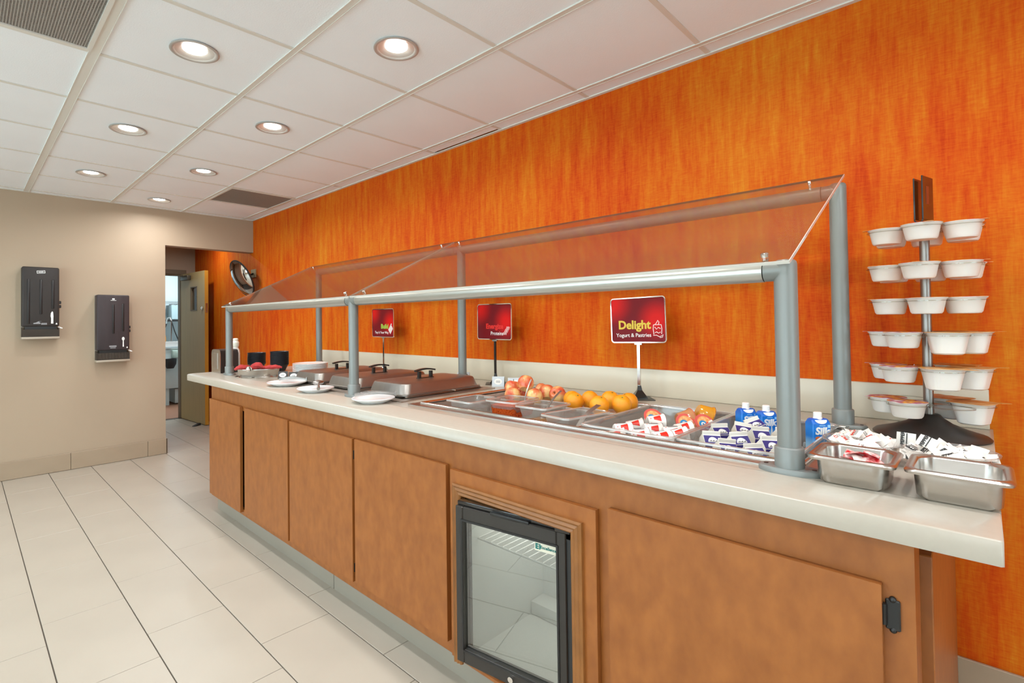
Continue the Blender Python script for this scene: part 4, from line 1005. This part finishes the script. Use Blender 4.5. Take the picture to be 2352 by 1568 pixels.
# cups shown lid on: red ring with a blue blob
def lid_cup(x, y, z, dv, label, body):
    t = thing('dessert_cup', label, 'dessert cup', (x, y, z)); r0, r1, h = .024, .032, .042
    M4 = Vector(dv).normalized().to_track_quat('Z', 'Y').to_matrix().to_4x4() @ T((0, 0, -.03))
    MB(M4).lathe(cup_body(r0, r1, h), 32).build('cup', body, t)
    MB(M4).lathe([(.001, h+.0006), (r1+.004, h+.0006), (r1+.004, h+.0016), (.001, h+.002)], 32).build('lid', mat('lid_red_ring', (214, 92, 84), .3), t)
    MB(M4).lathe([(.001, h+.0018), (.027, h+.0018), (.027, h+.0026), (.001, h+.0028)], 32).build('lid_face', blotch('lid_peach', [(240, 190, 130), (236, 140, 80), (244, 226, 200)], (60, 60, 60), .3), t)
    MB(M4 @ T((-.008, -.004, 0))).lathe([(.001, h+.0028), (.015, h+.0028), (.015, h+.0034), (.001, h+.0036)], 20).build('blue_dot', mat('lid_blue', (40, 140, 200), .3), t)
    MB(M4 @ T((-.008, -.004, 0))).lathe([(.004, h+.0036), (.008, h+.0036), (.008, h+.004), (.004, h+.004)], 20, cap0=False, cap1=False).build('white_swirl', M_MARKW, t)
    return t
peach = thin('peach_cup', (244, 200, 170), 1.2, .08, .03, haze=((236, 170, 120), .55))
lid_cup(1.825, .872, .912, (-.45, -.55, .62), 'dessert cup with a blue and red lid behind the white yogurt cups', M_WHITE)
lid_cup(1.855, .765, .902, (-.5, -.55, .55), 'peach dessert cup with a blue lid spot among yogurt cups', peach)
lid_cup(1.855, .70, .908, (-.45, -.6, .58), 'peach dessert cup with a blue lid spot beside the pan divider', peach)
t = thing('fruit_cup', 'amber fruit cup tilted at the back corner of the yogurt pan', 'fruit cup', (1.965, .735, .925)); M4 = Vector((.35, -.5, -.28)).normalized().to_track_quat('Z', 'Y').to_matrix().to_4x4() @ T((0, 0, -.03))
MB(M4).lathe(cup_body(.029, .037, .05), 32).build('cup', thin('amber_cup', (250, 196, 90), 1.2, .06, .04, haze=((240, 170, 50), .7)), t)
MB(M4).lathe([(.001, .0506), (.041, .0506), (.041, .0516), (.001, .052)], 32).build('lid', blotch('fruit_lid', [(150, 60, 40), (230, 150, 60), (70, 80, 120)], (70, 70, 70), .3), t)
t = thing('fruit_cup', 'clear peach cup lying behind the blue lidded dessert cups', 'fruit cup', (1.89, .775, .912)); M4 = Vector((.6, -.5, .1)).normalized().to_track_quat('Z', 'Y').to_matrix().to_4x4() @ T((0, 0, -.03))
MB(M4).lathe(cup_body(.028, .036, .05), 32).build('cup', peach, t); MB(M4).lathe([(.001, .0506), (.04, .0506), (.04, .0516), (.001, .052)], 32).build('lid', mat('lid_red_ring', (214, 92, 84), .3), t)

# milk cartons (gable tops)
mc = thing('milk_carton', 'x', 'milk carton'); w = .0255; hb = .050; hr = .071; hf = .081
M_PURP = mat('carton_purple', (52, 44, 118), .4); M_CART = mat('carton_white', (236, 232, 220), .45)
MB().box(-w, w, -w, w, 0, hb, .0015, 1).build('body', M_CART, mc)
b = MB(); b.loft([[(-w, -w, hb), (-w, w, hb), (-w, .0025, hr), (-w, -.0025, hr)], [(w, -w, hb), (w, w, hb), (w, .0025, hr), (w, -.0025, hr)]]); b.build('gable', M_CART, mc, False)
MB().box(-w-.0005, w+.0005, -.0028, .0028, hr-.002, hf, .0008, 1).build('fin', M_CART, mc)
an = math.atan2(hr-hb, w-.0025); sl = math.hypot(hr-hb, w-.0025)
for s in (0, PI):
    S = Matrix.Rotation(s, 4, 'Z') @ T((0, -w, hb)) @ Matrix.Rotation(an, 4, 'X')
    MB(S).box(-w+.001, w-.001, .001, sl-.004, 0, .0009).build('purple_panel', M_PURP, mc, False)
    MB(S).prism([(.0145*math.cos(a), .0045+.017*math.sin(a)) for a in [PI*k/16 for k in range(17)]], .0009, .0016).build('white_dome', M_MARKW, mc, False)
    b = MB(S)
    for k in range(9): b.box(-.0116+.0027*k, -.0101+.0027*k, .006, .006+.0024+.0016*(k % 3), .0016, .0022)
    b.build('brand_mark', M_MARKK, mc, False)
    S2 = Matrix.Rotation(s, 4, 'Z') @ T((0, -w-.0004, 0)) @ FACE_ROOM
    MB(S2).box(-w+.001, w-.001, .032, hb-.001, 0, .0007).build('purple_panel', M_PURP, mc, False)
    MB(S2).box(-.014, .014, .022, .026, 0, .0007).build('small_print', M_GREYP, mc, False)
mpos = [(1.712, .596, .868, -42, 0, 0), (1.620, .594, .860, -50, 4, 3), (1.790, .560, .864, -56, -8, 10), (1.650, .520, .864, -46, 4, -3), (1.862, .520, .876, -38, -14, -16), (1.748, .498, .868, -47, 6, 4), (1.640, .440, .864, -44, 2, 3), (1.572, .540, .855, -42, 8, 6), (1.722, .418, .864, -50, 0, 5), (1.555, .455, .855, -40, 0, 0), (1.80, .44, .866, -44, 4, 0), (1.57, .385, .862, -48, 2, 0)]
for k, (x, y, z, rz, rx, ry) in enumerate(mpos):
    t_ = mc if k == 0 else dup(mc, (0, 0, 0), (0, 0, 0))
    t_.location = (x, y, z); t_.rotation_euler = (R(rx), R(ry), R(rz)); t_['label'] = 'small gable-top milk carton with purple panels in the clear pan'; t_['group'] = 'milk cartons in the pan'
# almond drink cartons
sk = thing('almond_drink_carton', 'x', 'drink carton')
M_SILK = print_ramp('silk_print', 2, [(0, (214, 230, 240)), (.25, (150, 200, 232)), (.5, (24, 120, 208)), (.75, (10, 120, 210)), (1, (20, 78, 178))], .3, 1/.115)
W2, D2 = .056, .042
MB().stack([(rrect(W2, D2, .006), 0), (rrect(W2, D2, .006), .097), (rrect(W2*.94, D2*.62, .006), .109), (rrect(W2*.8, D2*.45, .005), .112)]).build('carton', M_SILK, sk, ang=28)
MB().lathe([(.0125, .108), (.0125, .114), (.0115, .115), (.0115, .129), (.010, .131)], 24).build('cap', M_WHITE, sk)
S = T((0, -D2/2, .097)) @ Matrix.Rotation(math.atan2(.012, D2*.19), 4, 'X')
MB(S).prism([(.018*math.cos(a), .0135+.013*math.sin(a)) for a in [PI+PI*k/14 for k in range(15)]], .0002, .0012).build('white_collar', M_MARKW, sk, False)
S = T((0, -D2/2-.0002, 0)) @ FACE_ROOM
place(obj('lettering', text_mesh('Silk', .030, M_MARKW, .0013, 'CENTER', shear=.15), sk), S @ T((-.001, .066, .0003)))
MB(S).box(-.009, .009, .0915, .0935, 0, .0006).box(.016, .024, .086, .095, 0, .0006).build('small_print', mat('silk_light', (150, 205, 240), .4), sk, False)
MB(S).prism([(-.012+.010*math.cos(a), .054+.0055*math.sin(a)) for a in [2*PI*k/16 for k in range(16)]], 0, .0008).build('almond', mat('almond', (222, 110, 50), .4), sk, False)
MB(S).prism([(.004, .064), (.0065, .064), (.010, .012), (.0, .012)], 0, .0006).build('milk_pour', M_MARKW, sk, False)
spos = [(1.950, .590, .856, -40, 'blue almond drink carton beside the yogurt pan divider'), (1.953, .527, .853, -44, 'blue almond drink carton between two others behind the milk cartons'), (1.962, .464, .855, -44, 'blue almond drink carton half hidden behind the grey front post'), (1.896, .368, .856, -46, 'blue almond drink carton standing alone beside the salt packet bowl')]
for k, (x, y, z, rz, lab) in enumerate(spos):
    t_ = sk if k == 0 else dup(sk, (0, 0, 0), (0, 0, 0))
    t_.location = (x, y, z); t_.rotation_euler = (0, 0, R(rz)); t_['label'] = lab; t_['group'] = 'almond drink cartons'

# clear inserts along the front of the well
ins = [(1.490, 1.690, 1.492, 1.652, .948, 'clear insert pan with tongs at the far end of the cold well', 0), (1.560, 1.745, 1.322, 1.486, .956, 'clear insert pan half full of red salsa', R(4)), (1.545, 1.735, 1.158, 1.312, .952, 'clear insert pan with golden honey at the bottom', R(2)), (1.475, 1.715, .985, 1.125, .946, 'clear insert pan with a steel scoop beside the yogurt pan', R(-9))]
for x0, x1, y0, y1, zr, lab, rz in ins: tub('insert_pan', lab, 'insert pan', x0, x1, y0, y1, zr, zr-.075, M_CLEARW, rz, .016, .012)
def fill(name, x0, x1, y0, y1, z0, z1, mt, label, cat, rz=0.):
    b = MB(); w, d = x1-x0, y1-y0; n = 5
    b.stack([(rrect(w-.012, d-.012, .012, n), z0), (rrect(w, d, .014, n), z1-.002), (rrect(w-.02, d-.02, .014, n), z1+.001), (rrect(w*.3, d*.3, .01, n), z1+.004)])
    o = b.build(name, mt); o.location = ((x0+x1)/2, (y0+y1)/2, 0); o.rotation_euler = (0, 0, rz); return tag(o, label, cat, None, 'stuff')
fill('salsa', 1.577, 1.728, 1.340, 1.468, .888, .936, blotch('salsa_red', [(176, 56, 16), (208, 92, 34), (150, 50, 14)], (90, 90, 90), .25), 'red tomato salsa in the clear insert pan', 'salsa', R(4))
fill('honey', 1.574, 1.706, 1.186, 1.284, .882, .894, thin('honey_amber', (236, 176, 50), 1.2, .05, .03, haze=((220, 160, 30), .4)), 'golden honey pooled in the clear insert pan', 'honey', R(2))
fill('cream_dip', 1.545, 1.60, 1.03, 1.075, .876, .886, mat('cream_dip', (240, 236, 226), .4), 'small patch of white cream in the scoop insert pan', 'cream', R(-9))
def ladle(name, label, tip, end, mt, w0=.010, w1=.014, cat='spoon'):
    t = thing(name, label, cat, tip); tip, end = Vector(tip), Vector(end); d = end-tip
    side = d.cross(Vector((0, 0, 1))).normalized(); nn = side.cross(d).normalized(); b = MB(); L0 = []
    for k in range(9):
        u = k/8; p = d*u+nn*(.012*math.sin(u*PI)); ww = (w0+(w1-w0)*u)/2
        L0.append([tuple(p+side*ww+nn*.001), tuple(p-side*ww+nn*.001), tuple(p-side*ww-nn*.001), tuple(p+side*ww-nn*.001)])
    b.loft(L0); b.build('handle', mt, t, ang=30)
    b = MB(); b.ball((0, 0, .004), .018, .014, .007, 16, 8); b.build('bowl', mt, t)
    return t
ladle('salsa_spoon', 'thin steel spoon handle standing in the salsa pan', (1.665, 1.36, .905), (1.757, 1.385, 1.028), M_LID, .004, .006)
ladle('honey_spoon', 'flat steel spoon standing in the honey pan', (1.64, 1.235, .892), (1.715, 1.20, 1.0), M_LID, .010, .013)
ladle('steel_scoop', 'broad steel scoop leaning over the front of the scoop pan', (1.545, 1.02, .892), (1.640, .985, .975), M_LID, .026, .024, 'scoop')
tongs('pan_tongs', 1.60, 1.575, .90, R(110), M_CLEARW, 'clear plastic tongs inside the far insert pan', .13, .025)
MBx = MB(); MBx.lathe([(.001, 0), (.016, 0), (.018, .004), (.012, .010), (.001, .012)], 14); o = MBx.build('lemon_wedge', mat('lemon', (226, 200, 90), .4)); o.location = (1.53, 1.528, .877); tag(o, 'pale yellow wedge in the far insert pan', 'lemon')

# fruit
apple = thing('apple', 'x', 'apple')
M_APPLE = blotch('apple_skin', [(204, 62, 48), (222, 124, 80), (240, 206, 138)], (15, 15, 9), .25, 4, .34, .6)
MB().lathe([(.002, -.026), (.012, -.031), (.022, -.031), (.033, -.018), (.0385, 0), (.037, .014), (.029, .028), (.018, .034), (.009, .032), (.003, .025)], 28).build('skin', M_APPLE, apple)
MB().tube([(0, 0, .025), (.001, 0, .035), (.005, .002, .043)], .0014, 6).build('stem', mat('apple_stem', (80, 56, 34), .7), apple)
apos = [(1.896, 1.610, .958, .3, .2), (1.872, 1.508, .990, 1.2, -.5), (1.905, 1.545, .938, 2.2, .7), (1.985, 1.503, .942, 1.6, 1.2), (1.938, 1.436, .946, .6, .9), (1.835, 1.430, .938, .2, 1.6), (1.822, 1.545, .936, .9, 1.1), (1.925, 1.365, .946, 2.4, -.3)]
for k, (x, y, z, a, c) in enumerate(apos):
    t_ = apple if k == 0 else dup(apple, (0, 0, 0), (0, 0, 0))
    t_.location = (x, y, z); t_.rotation_euler = (a*.5, c*.6, a*2); t_['label'] = 'red and yellow apple in the pile behind the salsa pan'; t_['group'] = 'apples in the fruit pan'
M_ORANGE = mat('orange_peel', (244, 168, 34), .35, noise=.12, nscale=(12, 12, 12), bump=.35, bscale=(700, 700, 700), rgb2=(240, 146, 22))
orange = thing('orange', 'x', 'orange')
MB().lathe([(.003, -.0365), (.015, -.0345), (.027, -.027), (.036, -.012), (.0385, .002), (.036, .015), (.028, .027), (.016, .0345), (.006, .0362), (.003, .0352)], 28).build('peel', M_ORANGE, orange)
MB().lathe([(.003, .0345), (.0038, .0362), (.001, .0372)], 10).build('stem_button', mat('orange_button', (120, 120, 50), .7), orange)
opos = [(1.815, 1.205, .944), (1.885, 1.262, .938), (1.895, 1.180, .944), (1.785, 1.070, .946), (1.935, 1.108, .946), (1.850, 1.010, .948), (1.945, 1.030, .944)]
for k, (x, y, z) in enumerate(opos):
    t_ = orange if k == 0 else dup(orange, (0, 0, 0), (0, 0, 0))
    t_.location = (x, y, z); t_.rotation_euler = (random.uniform(-.9, .9), random.uniform(-.9, .9), random.uniform(0, 6)); t_['label'] = 'whole orange in the pile beside the Delight sign'; t_['group'] = 'oranges in the fruit pan'

# ================================================================== NEAR END OF THE COUNTER
def steel_pan(x0, x1, y0, y1, zr, label):
    b = MB(); w, d = x1-x0, y1-y0
    def o_(i, r): return rrect(w-2*i, d-2*i, r, 6)
    b.stack([(o_(.022, .02), CZ), (o_(.016, .026), CZ+.007), (o_(.012, .028), zr-.006), (o_(.003, .02), zr-.005), (o_(0, .02), zr-.009), (o_(-.001, .02), zr-.004), (o_(.002, .02), zr), (o_(.010, .022), zr+.0005), (o_(.015, .026), zr-.004), (o_(.018, .026), CZ+.010), (o_(.026, .018), CZ+.0025)])
    o = b.build('steel_pan', M_STEEL, ang=45); o.location = ((x0+x1)/2, (y0+y1)/2, 0); return tag(o, label, 'pan')
ZP = .977
steel_pan(1.342, 1.508, .130, .284, ZP, 'small steel pan with a few red sweetener packets on the counter edge')
steel_pan(1.344, 1.514, -.038, .118, ZP, 'small empty steel pan at the very end of the counter')
def packet_mesh(mt, w=.024, h=.036, bend=.004):
    b = MB(); L0 = []
    for k in range(6):
        u = k/5; y = -h/2+h*u; t_ = .0004+.0016*math.sin(PI*u); zc = bend*math.sin(PI*u)
        L0.append([(-w/2, y, zc), (-w/4, y, zc-t_), (w/4, y, zc-t_), (w/2, y, zc), (w/4, y, zc+t_), (-w/4, y, zc+t_)])
    b.loft(L0); return b.mesh('packet', mt)
def packets(n, ctr, rx, ry, z0, zs, label, group, word, wm, mt, name, upright_=.6, yaw0=0., printed=.6, second=None):
    meshes = [packet_mesh(mt, bend=bb) for bb in (.002, .005, -.003)]
    tme = text_mesh(word, .0085, wm, .0003); bar = MB().box(-.010, .010, -.0035, -.002, 0, .0004).box(-.007, .008, -.0075, -.006, 0, .0004).mesh('print_line', second or wm, False)
    for k in range(n):
        a = 2*PI*random.random(); q = math.sqrt(random.random())
        t = thing(name, label, 'packet', (ctr[0]+rx*q*math.cos(a), ctr[1]+ry*q*math.sin(a), z0+zs*(1-q*.6)*random.random()), group=group)
        dv = Vector((-.6+random.uniform(-.5, .5), random.uniform(-.6, .6), upright_+random.uniform(-.3, .5))).normalized()
        t.rotation_euler = (dv.to_track_quat('Z', 'Y').to_matrix() @ Matrix.Rotation(yaw0+random.uniform(-.9, .9), 3, 'Z')).to_euler()
        i = random.randrange(3); obj('sachet', meshes[i], t)
        if random.random() < printed:
            zt = (.002, .005, -.003)[i]+.0025
            o = obj('lettering', tme, t); o.location = (0, .0, zt); o = obj('print_line', bar, t); o.location = (0, 0, zt)
def clear_bowl(x, y, r, ry, h, label):
    b = MB(); o_ = lambda f: [(r*f*c, ry*f*s) for c, s in circ(1, 40)]
    b.stack([(o_(.62), 0), (o_(.68), .003), (o_(.95), h-.002), (o_(.97), h), (o_(1.), h), (o_(1.), h-.003)], True, False)
    o = b.build('clear_bowl', M_CLEARW); o.location = (x, y, CZ); return tag(o, label, 'bowl')
clear_bowl(1.640, .225, .085, .082, .052, 'clear bowl of red lettered packets behind the first steel pan')
clear_bowl(1.650, .062, .088, .088, .052, 'clear bowl of black lettered pepper packets behind the empty pan')
packets(80, (1.645, .225), .066, .068, CZ+.022, .058, 'white sachet with red lettering in the packet bowl', 'red lettered sachets', 'SALT', M_MARKR, M_PAPERW, 'salt_packet', .75, R(90), .5, M_GREYP)
packets(95, (1.655, .062), .074, .078, CZ+.022, .052, 'white sachet with black lettering in the pepper bowl', 'black lettered sachets', 'PEPPER', M_MARKK, M_PAPERW, 'pepper_packet', .7, R(90), .55)
def single(x, y, z, dv, spin, word, wm, mt, label, name, grp, size=.0105):
    t = thing(name, label, 'packet', (x, y, z), group=grp); obj('sachet', packet_mesh(mt, .028, .038, .003), t)
    t.rotation_euler = (Vector(dv).normalized().to_track_quat('Z', 'Y').to_matrix() @ Matrix.Rotation(spin, 3, 'Z')).to_euler()
    if word: o = obj('lettering', text_mesh(word, size, wm, .0004), t); o.location = (0, .002, .0056); o = obj('print_line', MB().box(-.013, .013, -.004, -.002, 0, .0004).mesh('print_line', wm, False), t); o.location = (0, 0, .0056)
single(1.632, .098, CZ+.066, (-.8, .1, .5), R(70), 'PEPPER', M_MARKK, M_PAPERW, 'pepper sachet lying flat on top of the pepper bowl', 'pepper_packet', 'black lettered sachets', .010)
single(1.652, .138, CZ+.066, (-.9, .2, .2), R(90), 'PEPPER', M_MARKK, M_PAPERW, 'pepper sachet standing upright at the back of the pepper bowl', 'pepper_packet', 'black lettered sachets', .010)
M_SWEET = blotch('sweetener_pink', [(206, 30, 40), (232, 120, 120), (246, 220, 214)], (60, 60, 60), .35, 2, .38, .6)
for k in range(16):
    t = thing('sweetener_packet', 'red and white sweetener sachet in the small steel pan', 'packet', (1.425+random.uniform(-.022, .022), .207+random.uniform(-.03, .03), CZ+.010+.0032*k), group='sweetener sachets')
    t.rotation_euler = (random.uniform(-.5, .5), random.uniform(-.5, .5), random.uniform(0, 6)); obj('sachet', packet_mesh(M_SWEET if k % 4 else M_PAPERW, .03, .045, .006), t)

# ---- cereal cup rack
RX, RY = 2.112, .121
rk = thing('cereal_rack', 'six tier cereal cup rack with a steel pole and black round foot', 'rack', (RX, RY, CZ))
MB().lathe([(.136, 0), (.138, .004), (.132, .010), (.095, .022), (.055, .040), (.034, .056), (.026, .066), (.024, .067)], 56).build('foot', mat('rack_foot', (44, 40, 37), .42), rk)
MB().lathe([(.0125, .06), (.0125, .655)], 24).build('pole', M_LID, rk)
S = T((0, 0, .650)) @ Matrix.Rotation(R(-14), 4, 'Z')
b = MB(S); b.box(-.04, .04, -.012, -.008, .012, .145, .001, 1).box(-.04, .04, .008, .012, .012, .14, .001, 1)
b.loft([[(x, .012*c, .012+.012*s) for c, s in [(math.cos(PI+PI*k/8), math.sin(PI+PI*k/8)) for k in range(9)]]+[(x, .008*c, .012+.008*s) for c, s in [(math.cos(2*PI-PI*k/8), math.sin(2*PI-PI*k/8)) for k in range(9)]] for x in (-.04, .04)])
b.build('sign_clip', M_BLACKG, rk, ang=30)
MB(S).box(-.016, .004, -.0128, -.0121, .06, .115).build('sign_remnant', mat('clip_rust', (140, 60, 24), .5), rk, False)
TZ = [1.548, 1.434, 1.330, 1.228, 1.124, 1.020]
def tier_mesh():
    b = MB(); b.lathe([(.013, -.001), (.045, -.001), (.045, .002), (.013, .002), (.013, -.001)], 32, cap0=False, cap1=False)
    for k in range(6):
        a = R(60*k); cx_, cy_ = .098*math.cos(a), .098*math.sin(a)
        b.loft([[(cx_+r_*c, cy_+r_*s, z) for c, s in circ(1, 32)] for r_, z in ((.0455, -.001), (.050, -.001), (.050, .002), (.0455, .002), (.0455, -.001))], False, False)
        b.box(0, 0, 0, 0, 0, 0) if False else None
    return b.mesh('tier', M_CLEAR)
tme = tier_mesh()
def small_cup(lidmat):
    t = thing('cereal_cup', 'x', 'cereal cup')
    MB().lathe([(.026, -.044), (.033, -.043), (.0365, -.038), (.0435, -.002), (.0475, .002), (.0475, .0035), (.043, .003)], 36, cap1=True).build('cup', M_CUP, t)
    b = MB(); pts = [(.0485*math.cos(a), .0485*math.sin(a)) for a in [2*PI*k/40 for k in range(40)]]
    b.stack([(pts, .0036), (pts, .0042)]); b.prism([(.046*math.cos(a), .046*math.sin(a)) for a in (-.32, -.16, 0, .16, .32)]+[(.060, .006), (.060, -.006)], .0034, .0041); b.build('lid', lidmat, t, False)
    return t
def tall_cup(lidmat):
    t = thing('cereal_cup', 'x', 'cereal cup')
    MB().stack([(rrect(.052, .058, .018, 5), -.060), (rrect(.062, .068, .020, 5), -.056), (rrect(.082, .088, .026, 5), -.002), (rrect(.092, .098, .03, 5), .002), (rrect(.092, .098, .03, 5), .0035)]).build('cup', M_CUP, t)
    b = MB(); b.stack([(rrect(.100, .106, .02, 4), .0036), (rrect(.100, .106, .02, 4), .0042)]); b.prism([(.04, .04), (.052, .03), (.066, .052), (.058, .060), (.035, .053)], .0035, .0041)
    b.build('lid', lidmat, t, False); return t
L_RED = blotch('lid_red', [(200, 40, 40), (236, 180, 90), (214, 60, 40)], (34, 34, 34), .35, 2)
L_PUR = blotch('lid_purple', [(130, 40, 100), (236, 176, 60), (150, 50, 110), (230, 220, 216)], (26, 26, 26), .35, 2, .34, .68)
L_GOLD = blotch('lid_gold', [(212, 160, 90), (190, 130, 56), (222, 190, 140)], (26, 26, 26), .35, 2)
protos = {}
def cup_at(kind, tier, ang, label):
    key = kind
    z = TZ[tier]; a = R(ang); loc = (RX+.098*math.cos(a), RY+.098*math.sin(a), z+.002)
    if key not in protos:
        t = small_cup(L_RED) if kind == 'red' else small_cup(L_PUR) if kind == 'purple' else tall_cup(L_GOLD); protos[key] = t
    else: t = dup(protos[key], (0, 0, 0), (0, 0, 0))
    t.location = loc; t.rotation_euler = (0, 0, a+random.uniform(-.5, .5)); t['label'] = label; t['group'] = 'cereal cups on tier %d of the rack' % (tier+1)
    return t
sides = ['against the orange wall', 'at the back toward the grey post', 'in front toward the grey post', 'facing the aisle', 'in front toward the counter end', 'at the back toward the counter end']
low = ['', 'at the side of the grey post', 'in front on the grey post side', 'in front on the counter end side', 'at the side of the counter end', 'at the back by the wall']
names = ['top', 'second', 'third', 'fourth', 'fifth', 'lowest']
for k, z in enumerate(TZ):
    o = obj('tier', tme, rk); o.location = (0, 0, z-CZ-.004); o.rotation_euler = (0, 0, R((0, -4, 4, 30, 22, 34)[k]))
    MB().lathe([(.0126, z-CZ-.014), (.018, z-CZ-.014), (.018, z-CZ-.006), (.0126, z-CZ-.005)], 24, cap0=False, cap1=False).build('collar', M_CLEARW, rk)
    MB().cyl((-.03, -.004, z-CZ-.016), (.03, .004, z-CZ-.016), .0016, n=6).build('pin', M_BLACK, rk)
for k in range(3):
    off = (0, -4, 4)[k]
    for j in range(6): cup_at('red', k, 60*j+off, 'red lidded cereal cup on the %s tier %s' % (names[k], sides[j]))
for k in range(3, 6):
    off = (30, 22, 34)[k-3]
    for j in ((1, 2) if k < 5 else (1, 2)): cup_at('purple', k, 60*j+off, 'purple lidded cereal cup on the %s tier %s' % (names[k], low[j]))
    for j in ((3, 4, 5) if k == 3 else (3, 4, 5) if k == 4 else (4, 5)): cup_at('gold', k, 60*j+off, 'tall tan lidded cereal cup on the %s tier %s' % (names[k], low[j]))
